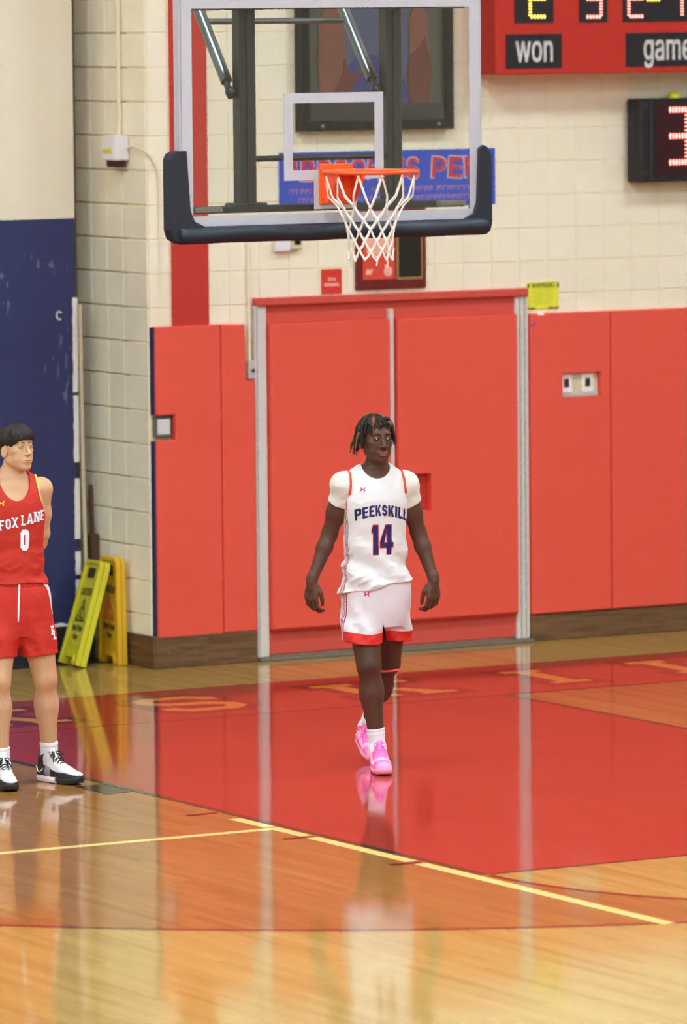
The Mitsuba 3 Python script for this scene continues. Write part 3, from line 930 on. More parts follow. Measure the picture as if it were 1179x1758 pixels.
for zz, x0, x1 in ((2.795, 1.735, 3.12), (2.742, 1.80, 3.05)):
    x = x0
    while x < x1:
        w = float(rng.uniform(0.012, 0.03)); h = 0.03
        if rng.uniform() > 0.14:
            ms += [xz(move(ext(sbox(0, 0, w * 0.36, h), 0.001), x, zz), -0.016), xz(move(ext(sbox(w * 0.3, h * (0.75 if rng.uniform() > .5 else 0.4), w, h), 0.001), x, zz), -0.016)]
        x += w + 0.008
tag(put('small_print', ply(cat_(ms), 'm_banner_small'), bn), 'two rows of faint small print', kind='stuff')

dc = thing('display_case', 'dark framed case with red and blue cloth seen through the backboard glass', 'display case')
x0, x1, z0, z1 = 1.79, 2.846, 3.17, 4.35
put('frame', ply(xz(ext(sbox(x0, z0, x1, z1).difference(sbox(x0 + 0.055, z0 + 0.06, x1 - 0.05, z1 - 0.06)), 0.085), -0.008), 'm_case_frame'), dc, 'black frame')
put('back_panel', ply(bx(x0 + 0.04, x1 - 0.04, -0.03, -0.01, z0 + 0.04, z1 - 0.04), 'm_case_back'), dc, 'grey back panel')
put('blue_cloth', ply(xz(ext(sbox(2.07, 3.37, 2.56, z1 - 0.07), 0.006), -0.031), 'm_case_blue'), dc, 'grey blue cloth')
dome = Point(2.30, 3.30).buffer(0.26, 24).intersection(sbox(2.0, 3.30, 2.6, 3.7))
dome = affinity.scale(dome, 1.0, 1.25, origin=(2.3, 3.30))
put('blue_emblem', ply(xz(ext(dome, 0.008), -0.037), 'm_case_deep'), dc, 'deep blue rounded cloth')


def drape(x0, x1, zb, zt, lean=0.0):
    n = 14
    xs = np.linspace(x0, x1, n)
    top = [(x, zt - 0.10 * ((x - (x0 + x1) / 2) / (x1 - x0) * 2) ** 2) for x in xs[::-1]]
    pts = [(x0 + 0.004 * math.sin(i), zb + (zt - 0.1 - zb) * i / 10) for i in range(10, 0, -1)]
    return Polygon([(x0, zb), (x1, zb)] + [(x1 + 0.008 * math.sin(i * 1.3), zb + (zt - 0.1 - zb) * i / 10) for i in range(1, 10)] + top + pts)


put('red_cloth', ply(xz(ext(drape(1.935, 2.115, 3.335, 3.92), 0.01), -0.038), 'm_case_red'), dc, 'dull red hanging cloth')
put('red_cloth', ply(xz(ext(drape(2.565, 2.70, 3.33, 3.93), 0.01), -0.038), 'm_case_red'), dc, 'dull red hanging cloth')
put('red_cloth', ply(xz(ext(Polygon([(2.56, 3.33), (2.70, 3.33), (2.715, 3.56), (2.69, 3.66), (2.675, 3.73), (2.63, 3.66), (2.565, 3.62), (2.545, 3.50)]), 0.008), -0.048), 'm_case_dark_red'), dc, 'dark red cloth')
put('red_cloth', ply(xz(ext(Polygon([(1.94, 3.33), (2.11, 3.33), (2.17, 3.46), (2.24, 3.53), (2.235, 3.545), (2.15, 3.50), (2.11, 3.60), (2.09, 3.50), (2.02, 3.38)]), 0.008), -0.048), 'm_case_dark_red'), dc, 'dark red cloth')
put('shelf', ply(bx(x0 + 0.05, x1 - 0.05, -0.06, -0.03, 3.225, 3.33), 'm_case_floor'), dc, 'dark shelf band')
for x in (1.93, 2.74):
    put('fixing', ply(move(trimesh.creation.icosphere(2, 0.012), x, -0.094, 3.20), 'm_gold', 40), dc, 'small brass fixing')
put('pane', {**ply(trimesh.Trimesh([[x0 + 0.05, -0.075, z0 + 0.05], [x1 - 0.05, -0.075, z0 + 0.05], [x1 - 0.05, -0.075, z1 - 0.05], [x0 + 0.05, -0.075, z1 - 0.05]], [[0, 1, 2], [0, 2, 3]], process=False), 'm_glass')}, dc, 'clear glass front')

k = thing('plaque', 'maroon wooden plaque with a red card and a gold edged black plate, below the net', 'plaque')
put('board', ply(bx(2.19, 2.683, -0.03, -0.008, 2.207, 2.70, 0.006), 'm_maroon'), k, 'maroon board')
pl = put('name_plate', ply(bx(2.472, 2.655, -0.034, -0.029, 2.262, 2.655, 0.003), 'm_gold'), k, 'gold edged plate')
put('plate_face', ply(bx(2.485, 2.643, -0.036, -0.033, 2.278, 2.64), 'm_plate'), pl, 'black engraved plate')
cd = put('card', ply(bx(2.235, 2.46, -0.034, -0.029, 2.268, 2.655, 0.002), 'm_card'), k, 'red card')
put('photo', ply(xz(ext(sbox(2.26, 2.42, 2.435, 2.63).buffer(-0.02).buffer(0.02), 0.002), -0.034), 'm_card_pale'), cd, 'pale photograph on the card')
for pr in (xz(ext(Polygon([(2.25, 2.30), (2.29, 2.298), (2.308, 2.33), (2.262, 2.33)]), 0.0015), -0.034), xz(ext(Point(2.41, 2.315).buffer(0.03, 6).union(sbox(2.385, 2.30, 2.40, 2.355)), 0.0015), -0.034)):
    put('print', ply(pr, 'm_card_pale'), cd, 'pale print at the foot of the card')
k = thing('wall_sign', 'small red square sign left of the plaque', 'sign')
put('panel', ply(bx(1.957, 2.10, -0.013, -0.008, 2.19, 2.34, 0.002), 'm_sign_red'), k)
for tx in (xz(move(text('STA', 0.019, 0.055, 0.001), 2.002, 2.268), -0.013), xz(move(text('NORMAS', 0.019, 0.10, 0.001), 1.978, 2.236), -0.013)):
    put('lettering', ply(tx, 'm_sign_lettering'), k, 'pale lettering')
k = thing('warning_sign', 'yellow warning sign above the red pad right of the doors', 'sign')
put('panel', ply(bx(3.410, 3.640, -0.013, -0.008, 2.048, 2.215, 0.002), 'm_warn'), k)
put('lettering', ply(cat_([xz(move(text('WARNING', 0.03, 0.165, 0.001), 3.443, 2.180), -0.013)]), 'm_warn_ink'), k, 'dark word WARNING')
for q, z in enumerate((2.158, 2.142, 2.126, 2.110, 2.094, 2.080)):
    put('small_print', ply(bx(3.445 + (0.02 if q % 2 else 0), 3.60 - (0.016 if q % 3 else 0), -0.0137, -0.0128, z, z + 0.006), 'm_warn_small'), k, 'faint row of small print')
for q in ((3.413, 3.425, 2.18, 2.208), (3.626, 3.638, 2.18, 2.208), (3.413, 3.47, 2.05, 2.059), (3.56, 3.638, 2.05, 2.059)):
    put('edge_mark', ply(bx(q[0], q[1], -0.0137, -0.0128, q[2], q[3]), 'm_warn_ink'), k, 'black corner mark')
k = thing('thermostat', 'small pale control box just under the backboard padding', 'thermostat')
put('box', ply(rbox(1.628, 1.725, -0.06, -0.008, 2.455, 2.56, 0.012), 'm_box_white', 40), k)
put('side_unit', ply(bx(1.727, 1.81, -0.05, -0.008, 2.465, 2.55, 0.006), 'm_beige'), k, 'beige side unit')
put('dial', ply(bx(1.752, 1.795, -0.056, -0.05, 2.495, 2.545, 0.004), 'm_case_frame'), k, 'dark window')
k = thing('alarm_box', 'white alarm box with a yellow label on the return wall', 'alarm box')
put('box', ply(rbox(0.672, 0.775, 0.20, 0.36, 3.015, 3.165, 0.01), 'm_box_white', 40), k)
put('label', ply(bx(0.669, 0.674, 0.225, 0.34, 3.06, 3.085), 'm_yellow_label'), k, 'yellow label')
put('lamp', ply(rbox(0.69, 0.765, 0.22, 0.34, 2.975, 3.02, 0.012), 'm_dark_hole', 40), k, 'dark reddish lamp under the box')
put('conduit', ply(tube([(0.762, 0.30, 3.15), (0.762, 0.30, 5.0), (0.762, 0.30, CEIL - 0.05)], 0.0135), 'm_conduit', True), k, 'cream painted conduit pipe')
put('cable', ply(tube([(0.755, 0.21, 3.09), (0.762, 0.12, 3.10), (0.765, 0.02, 3.085), (0.772, -0.016, 3.07), (0.80, -0.018, 3.045), (0.84, -0.018, 2.98), (0.858, -0.018, 2.90), (0.860, -0.018, 2.6), (0.860, -0.018, 2.036)], 0.007, 8), 'm_conduit', True), k, 'cream cable bending round the corner')

# ------------------------------------------------------------------ floor signs, broom, pole behind


def wet_sign(key, face, ink, accent):
    """folded caution sign: face in x (0..w), up z (0..h), thickness along -y; returns the parts"""
    w, h = 0.30, 0.64
    out = Polygon([(0, 0), (0.075, 0), (0.092, 0.045), (0.208, 0.045), (0.225, 0), (w, 0), (w - 0.022, h - 0.03), (w - 0.045, h), (0.045, h), (0.022, h - 0.03)])
    rim = out.difference(out.buffer(-0.02))
    parts = [('front_panel', xz(ext(out, 0.02), 0.0), face, None), ('front_rim', xz(ext(rim, 0.012), -0.018), face, 'raised rim'), ('back_panel', xz(ext(out, 0.026 if face == 'm_sign_amber' else 0.034), 0.030 if face == 'm_sign_amber' else 0.038), face, None)]
    hole = xz(ext(Point(w / 2, h - 0.075).buffer(0.001).union(sbox(0.10, h - 0.10, 0.20, h - 0.055)).buffer(0.01), 0.002), -0.019)
    parts.append(('grip', hole, ink, 'dark grip slot'))
    for tx, hh, ww, xx, zz in (('CAUTION', 0.042, 0.17, 0.065, 0.425), ('Wet Floor', 0.036, 0.16, 0.07, 0.205), ('Piso', 0.03, 0.07, 0.115, 0.155)):
        parts.append(('lettering', xz(move(text(tx, hh, ww, 0.002), xx, zz), -0.02), ink, f'dark lettering {tx}'))
    tri = Polygon([(0.07, 0.262), (0.23, 0.262), (0.15, 0.41)])
    fig = unary_union([Point(0.155, 0.345).buffer(0.012), LineString([(0.15, 0.335), (0.142, 0.305), (0.165, 0.285), (0.185, 0.28)]).buffer(0.007), LineString([(0.142, 0.31), (0.12, 0.28)]).buffer(0.007)])
    parts.append(('pictogram', cat_([xz(ext(tri.difference(tri.buffer(-0.012)), 0.002), -0.02), xz(ext(fig, 0.002), -0.02)]), accent, 'warning triangle'))
    return parts


# the panels face the left of the picture (-x); u runs away from the camera (+y)
M0 = np.array([[0, 1, 0, 0], [-1, 0, 0, 0], [0, 0, 1, 0], [0, 0, 0, 1]], float)   # x -> -y, y -> +x
for nm, px_, py_, lean, spin, face, ink, acc, lab in (
        ('amber', 0.724, 0.525, 0.3, -4.0, 'm_sign_amber', 'm_sign_ink', 'm_sign_orange', 'amber yellow folded wet floor sign standing upright against the return wall'),
        ('lemon', 0.456, 0.535, 17.2, -7.0, 'm_sign_lemon', 'm_sign_ink', 'm_sign_ink', 'lemon yellow folded wet floor sign leaning against the upright amber sign')):
    k = thing('caution_sign', lab, 'floor sign')
    M = trimesh.transformations.translation_matrix([px_, py_, 0.003]) @ rot(lean, [0, 1, 0]) @ rot(spin, [0, 0, 1]) @ M0
    for pn, me, m_, lb in wet_sign(k, face, ink, acc):
        put(pn, ply(fixed(mx(me, M)), m_), k, lb)
k = thing('broom', 'brown push broom standing behind the yellow floor signs', 'broom')
put('head', ply(cat_([bx(0.715, 0.775, 0.64, 0.70, 0.42, 0.76, 0.01)]), 'm_broom'), k, 'dark brown brush head')
put('handle', ply(tube([(0.735, 0.67, 0.0), (0.745, 0.68, 0.75), (0.755, 0.72, 1.05)], 0.014), 'm_broom', True), k)
k = thing('mop_pole', 'long pale wooden pole leaning beside the edge of the navy partition', 'pole')
put('pole', ply(tube([(0.668, 0.603, 0.17), (0.648, 0.603, 1.1), (0.640, 0.603, 2.15)], 0.012), 'm_pole_wood', True), k)
put('clamp', ply(bx(0.65, 0.69, 0.59, 0.618, 0.003, 0.19, 0.006), 'm_black'), k, 'dark mop clamp')

# ------------------------------------------------------------------ lamps
scene['e_lamp'] = {'type': 'diffuse', 'reflectance': C(240, 240, 235)}
for lx in LAMP_X:
    for ly in LAMP_Y:
        k = thing('ceiling_light', 'square gym ceiling light above the court', 'ceiling light', 'gym ceiling lights')
        put('housing', ply(bx(lx - 0.72, lx + 0.72, ly - 0.72, ly + 0.72, CEIL - 0.10, CEIL - 0.002, 0.01), 'm_frame_gray'), k)
        q = trimesh.Trimesh([[lx - 0.66, ly - 0.66, CEIL - 0.104], [lx + 0.66, ly - 0.66, CEIL - 0.104], [lx + 0.66, ly + 0.66, CEIL - 0.104], [lx - 0.66, ly + 0.66, CEIL - 0.104]], [[0, 2, 1], [0, 3, 2]], process=False)
        put('diffuser', {**ply(q, 'e_lamp'), 'emitter': {'type': 'area', 'radiance': {'type': 'rgb', 'value': list(LAMP)}}}, k, 'lit diffuser')
# ------------------------------------------------------------------ people
XH = np.array([math.cos(YAW), -math.sin(YAW), 0.0])
YH = np.array([math.sin(YAW), math.cos(YAW), 0.0])
LOC = np.stack([XH, YH, [0, 0, 1.0]], 1)          # columns: across, away, up
V3 = lambda *a: np.array(a, float)
VCOL = {'type': 'mesh_attribute', 'name': 'vertex_color'}


def turn(a, pitch=0.0, roll=0.0):
    """axes (columns: across, backwards, up) of something that faces -y turned by a towards +x"""
    a, pitch, roll = map(math.radians, (a, pitch, roll))
    R = np.array([[math.cos(a), -math.sin(a), 0], [math.sin(a), math.cos(a), 0], [0, 0, 1]])
    Px = np.array([[1, 0, 0], [0, math.cos(pitch), -math.sin(pitch)], [0, math.sin(pitch), math.cos(pitch)]])
    Ry = np.array([[math.cos(roll), 0, math.sin(roll)], [0, 1, 0], [-math.sin(roll), 0, math.cos(roll)]])
    return R @ Px @ Ry


def world(m, O):
    return trimesh.Trimesh(np.asarray(m.vertices) @ LOC.T + O, m.faces, process=False)


class Part:
    """adds meshes of one person, given in the person's own frame"""
    def __init__(self, key, O):
        self.key, self.O = key, np.asarray(O, float)

    def put(self, name, m, b, smooth=True, parent=None, label=None, **k):
        return put(name, ply(world(m, self.O), b, smooth, **k), parent or self.key, label)


brow_rims = []


def head_prims(S, hc, R, s, cfg):
    """adds a head to the solid S: centre hc, axes R, scale s; returns closures for colours"""
    def W_(x, y, z):
        return hc + R @ (np.array([x, y, z]) * s)

    def E_(c, r, k, op='+', R2=None):
        S.add(ell(W_(*c), np.array(r) * s, R if R2 is None else R @ R2), k * s, op)

    def K_(a, b, ra, rb, k, op='+'):
        S.add(cone(W_(*a), W_(*b), ra * s, rb * s), k * s, op)
    w = cfg.get('jaw', 1.0)
    E_((0, 0.018, 0.038), (0.076, 0.096, 0.080), 0.0)
    E_((0, -0.028, -0.034), (0.064, 0.066, 0.086), 0.03)
    for sx in (-1, 1):
        K_((sx * 0.051 * w, 0.004, -0.064), (sx * 0.021, -0.064, -0.102), 0.020, 0.017, 0.025)
        E_((sx * 0.047, -0.052, -0.018), (0.020, 0.020, 0.018), 0.02)
        E_((sx * 0.040, -0.050, -0.060), (0.018, 0.020, 0.022), 0.02)
    E_((0, -0.075, -0.108), (0.021, 0.017, 0.016), 0.018)
    K_((-0.036, -0.076, 0.030), (0.036, -0.076, 0.030), 0.013, 0.013, 0.02)
    for sx in (-1, 1):
        E_((sx * 0.032, -0.104, 0.007), (0.019, 0.018, 0.014), 0.014, '-')
    nw = cfg.get('nose', 1.0)
    K_((0, -0.087, 0.014), (0, -0.111, -0.032), 0.0078 * (0.4 + 0.6 * nw), 0.0092 * nw, 0.012)
    E_((0, -0.112, -0.036), (0.0115 * nw, 0.011, 0.009), 0.006)
    for sx in (-1, 1):
        E_((sx * 0.0125 * nw, -0.103, -0.039), (0.0085 * nw, 0.011, 0.0075), 0.005)
        E_((sx * 0.0068 * nw, -0.111, -0.047), (0.0042, 0.0055, 0.004), 0.003, '-')
    E_((0, -0.085, -0.074), (0.030, 0.016, 0.022), 0.012)
    lp = cfg.get('lips', 1.0)
    E_((-0.008, -0.0975, -0.0700), (0.0165, 0.0085, 0.0050 * lp), 0.004)
    E_((0.008, -0.0975, -0.0700), (0.0165, 0.0085, 0.0050 * lp), 0.004)
    E_((0, -0.0975, -0.0810), (0.0185, 0.0090, 0.0062 * lp), 0.004)
    K_((-0.023, -0.099, -0.0755), (0.023, -0.099, -0.0755), 0.0016, 0.0016, 0.003, '-')
    for sx in (-1, 1):
        E_((sx * 0.032, -0.080, 0.006), (0.0165, 0.0125, 0.0125), 0.005)
        E_((sx * 0.032, -0.098, 0.0055), (0.0132, 0.012, 0.0042 * cfg.get('open', 1.0)), 0.0015, '-')
        Re = turn(-sx * 24)
        E_((sx * 0.077, 0.014, -0.004 + cfg.get('ear', 0)), (0.0095, 0.019, 0.031), 0.006, '+', Re)
        E_((sx * 0.087, 0.008, -0.002 + cfg.get('ear', 0)), (0.007, 0.010, 0.018), 0.004, '-', Re)
    rims = [ell(W_(sx * 0.032, -0.098, 0.0055), np.array((0.0142, 0.0135, 0.0042 * cfg.get('open', 1.0) + 0.0012)) * s, R)[0] for sx in (-1, 1)]
    brow_rims.append(rims)
    lips = [(ell(W_(x, -0.0975, z), np.array((a, 0.0098, b)) * s, R)[0]) for x, z, a, b in ((-0.008, -0.0700, 0.0168, 0.0050 * lp), (0.008, -0.0700, 0.0168, 0.0050 * lp), (0, -0.0810, 0.0184, 0.0062 * lp))]
    brow = []
    for sx in (-1, 1):
        pts = [(0.013, -0.094, 0.0215), (0.027, -0.090, 0.0265), (0.047, -0.075, 0.0225)]
        for q in range(2):
            a, b = pts[q], pts[q + 1]
            brow.append(cone(W_(sx * a[0], a[1], a[2]), W_(sx * b[0], b[1], b[2]), 0.0034 * s, (0.0036 if q == 0 else 0.0018) * s)[0])
    return lips, brow, W_


def eyes(P_, W_, R, s, look, body_key):
    for sx in (-1, 1):
        m = trimesh.creation.icosphere(4, 0.0122 * s)
        v = np.asarray(m.vertices)
        d = R @ np.array(look, float); d /= np.linalg.norm(d)
        c = (v / np.linalg.norm(v, axis=1, keepdims=True)) @ d
        col = np.tile(lin(196, 186, 176), (len(v), 1))
        col[c > 0.895] = lin(44, 26, 18)
        col[c > 0.975] = lin(10, 8, 8)
        m = trimesh.Trimesh(v + W_(sx * 0.0318, -0.0790, 0.0052), m.faces, process=False)
        P_.put('eye', m, 'm_eye', True, None, 'dark brown eye', color=col)


def hand_prims(S, wrist, d, n, t, s=1.0, curl=(1, 1, 1, 1), k=0.004):
    """a relaxed hand: d down the forearm, n the way the palm faces, t towards the thumb"""
    d = d / np.linalg.norm(d)
    n = n - d * (n @ d); n /= np.linalg.norm(n)
    t = t - d * (t @ d) - n * (t @ n); t /= np.linalg.norm(t)
    A = lambda a, b, c: wrist + s * (a * d + b * t + c * n)
    S.add(cone(A(-0.02, 0, 0), A(0.03, 0.002, 0), 0.0222 * s, 0.021 * s), 0.02)
    S.add(ell(A(0.055, 0.0, 0.004), np.array([0.046, 0.041, 0.016]) * s, np.stack([d, t, n], 1)), 0.018)
    for i, (b, L) in enumerate(((0.029, 1.0), (0.010, 1.08), (-0.010, 1.0), (-0.028, 0.82))):
        p = A(0.086 - 0.004 * abs(i - 1), b, 0.002)
        S.add(cone(A(0.05, b * 0.8, 0.003), p, 0.011 * s, 0.0105 * s), 0.008)
        ang = 0.0
        for L_, bend, r in ((0.044, 22, 0.0092), (0.027, 38, 0.0084), (0.022, 30, 0.0074)):
            ang += math.radians(bend) * curl[i]
            q = p + s * L_ * L * (math.cos(ang) * d + math.sin(ang) * n + 0.05 * np.sign(b) * t)
            S.add(cone(p, q, r * s, (r - 0.0009) * s), k)
            p = q
    p = A(0.022, 0.026, 0.008)
    for L_, dir_, r in ((0.040, (0.80, 0.42, 0.30), 0.0125), (0.032, (0.95, 0.06, 0.32), 0.0102), (0.026, (0.96, -0.10, 0.28), 0.0086)):
        dv = dir_[0] * d + dir_[1] * t + dir_[2] * n
        q = p + s * L_ * dv / np.linalg.norm(dv)
        S.add(cone(p, q, r * s, (r - 0.001) * s), 0.006)
        p = q


def merged(f, boxes):
    """one continuous mesh of f, each box with a step of its own; the boxes overlap along their faces"""
    out = None
    parts = []
    for lo, hi, h in boxes:
        lo, hi = np.asarray(lo, float), np.asarray(hi, float)

        def g(p, lo=lo, hi=hi):
            q = np.maximum(lo - p, p - hi).max(1)
            return np.maximum(f(p), q)
        parts.append(nets(g, lo - 3 * h, hi + 3 * h, h, newton=True))
    ms = []
    for m in parts:
        M = m3.Manifold(m3.Mesh(np.asarray(m.vertices, np.float32), np.asarray(m.faces, np.uint32)))
        if M.status() != m3.Error.NoError or M.is_empty():
            return cat_(parts)
        ms.append(M)
    M = m3.Manifold.batch_boolean(ms, m3.OpType.Add)
    me = M.to_mesh()
    return trimesh.Trimesh(np.asarray(me.vert_properties)[:, :3], np.asarray(me.tri_verts), process=False)


def print_on(f, m, frame, x0, z0, radius, off=0.0008, arch=0.0):
    """lays flat lettering (x, z from its x, y; thickness z) on the cloth f, wrapped about the frame's axis"""
    o, R = frame
    m = m.copy()
    for _ in range(4):
        e = m.edges_unique_length
        if e.max() < 0.012:
            break
        m = m.subdivide()
    v = np.asarray(m.vertices)
    x, z = v[:, 0] + x0, v[:, 1] + z0 + arch * (v[:, 0] + x0) ** 2
    th = x / radius
    d = np.stack([np.sin(th), -np.cos(th), 0 * th], 1)
    st = np.stack([d[:, 0] * 0.42, d[:, 1] * 0.42, z], 1)
    dirs = np.stack([-np.sin(th), np.cos(th), 0 * th], 1)
    p = trace(f, o + st @ R.T, dirs @ R.T)
    p = p - (dirs @ R.T) * (v[:, 2:3] + off)
    return trimesh.Trimesh(p, m.faces, process=False)


def block(ch, w, h, t, slab=False):
    """a block capital or figure of strokes t thick; slab: with serifs"""
    a = t / 2

    def st(*p, d=t):
        return LineString([(x, y) for x, y in p]).buffer(d / 2, cap_style=2, join_style=2)
    c = min(w, h) * 0.24
    if ch == 'I' or ch == '1':
        g = sbox(w / 2 - a, 0, w / 2 + a, h) if ch == 'I' else unary_union([sbox(w - t * 1.15, 0, w, h), Polygon([(0, h * 0.86), (0, h * 0.74), (w - t, h * 0.80), (w - t * 0.5, h), (w * 0.25, h)])])
    elif ch == 'L':
        g = unary_union([sbox(0, 0, t, h), sbox(0, 0, w, t)])
    elif ch == 'E':
        g = unary_union([sbox(0, 0, t, h), sbox(0, 0, w, t * 0.9), sbox(0, h - t * 0.9, w, h), sbox(0, h / 2 - t * 0.4, w * 0.86, h / 2 + t * 0.4)])
    elif ch == 'F':
        g = unary_union([sbox(0, 0, t, h), sbox(0, h - t, w, h), sbox(0, h / 2 - t * 0.5, w * 0.8, h / 2 + t * 0.4)])
    elif ch == 'P':
        g = unary_union([sbox(0, 0, t, h), st((0, h - a), (w - a - c * 0.5, h - a), (w - a, h - a - c * 0.5), (w - a, h * 0.46 + c * 0.5), (w - a - c * 0.5, h * 0.46), (0, h * 0.46))])
    elif ch == 'K':
        g = unary_union([sbox(0, 0, t, h), Polygon([(t * 0.9, h * 0.36), (w - t * 1.25, h), (w, h), (t * 0.9, h * 0.36 + (h * 0.64) * -0.22)]).buffer(0), Polygon([(w * 0.36, h * 0.56), (w * 0.62, h * 0.68), (w, 0), (w - t * 1.3, 0)])])
    elif ch in 'SO0':
        L, R, B, T_ = a, w - a, a, h - a
        if ch == 'S':
            m = h / 2
            g = st((R, h * 0.70), (R, T_ - c), (R - c, T_), (L + c, T_), (L, T_ - c), (L, m + c * 0.8), (L + c, m), (R - c, m), (R, m - c * 0.8), (R, B + c), (R - c, B), (L + c, B), (L, B + c), (L, h * 0.30))
        else:
            o_ = Polygon([(0, c * 1.2), (c * 1.2, 0), (w - c * 1.2, 0), (w, c * 1.2), (w, h - c * 1.2), (w - c * 1.2, h), (c * 1.2, h), (0, h - c * 1.2)])
            g = o_.difference(o_.buffer(-t, join_style=2))
    elif ch == '4':
        g = unary_union([sbox(w - t * 1.35, 0, w - t * 0.35, h), sbox(0, h * 0.24, w, h * 0.24 + t * 0.9), Polygon([(0, h * 0.26), (0, h * 0.42), (w * 0.46, h), (w - t * 0.4, h), (w - t * 0.4, h * 0.9), (w - t * 1.35, h * 0.9), (t * 0.95, h * 0.40), (t * 0.95, h * 0.26)])])
    elif ch == 'X':
        g = unary_union([Polygon([(0, h), (t * 1.2, h), (w, 0), (w - t * 1.2, 0)]), Polygon([(w, h), (w - t * 1.2, h), (0, 0), (t * 1.2, 0)])])
    elif ch == 'A':
        g = unary_union([Polygon([(0, 0), (t, 0), (w / 2 + t * 0.2, h), (w / 2 - t * 0.7, h)]), Polygon([(w, 0), (w - t, 0), (w / 2 - t * 0.2, h), (w / 2 + t * 0.7, h)]), sbox(w * 0.22, h * 0.22, w * 0.78, h * 0.22 + t * 0.8)])
    elif ch == 'N':
        g = unary_union([sbox(0, 0, t, h), sbox(w - t, 0, w, h), Polygon([(0, h), (t * 1.1, h), (w, 0), (w - t * 1.1, 0)])])
    if slab:
        s, e = t * 0.55, t * 0.55
        feet = {'F': [(0, 0), (0, 1)], 'X': [(0, 0), (w - t, 0), (0, 1), (w - t, 1)], 'L': [(0, 0), (0, 1)], 'A': [(0, 0), (w - t, 0)], 'N': [(0, 0), (0, 1), (w - t, 1)], 'E': [(0, 0), (0, 1)]}.get(ch, [])
        g = unary_union([g] + [sbox(x - e, y * (h - s), x + t + e, y * (h - s) + s) for x, y in feet])
    return g.buffer(0)


def logo(h):
    """two arcs, one up one down, crossing"""
    w = h * 1.45
    a = LineString([(-0.42 * w, 0.5 * h), (-0.26 * w, 0.2 * h), (-0.26 * w, -0.2 * h), (-0.42 * w, -0.5 * h)]).buffer(0.085 * w, cap_style=2)
    b = affinity.scale(a, -1, 1, origin=(0, 0))
    c = sbox(-0.27 * w, -0.085 * h, 0.27 * w, 0.085 * h)
    return ext(unary_union([a, b, c]), 0.0012)


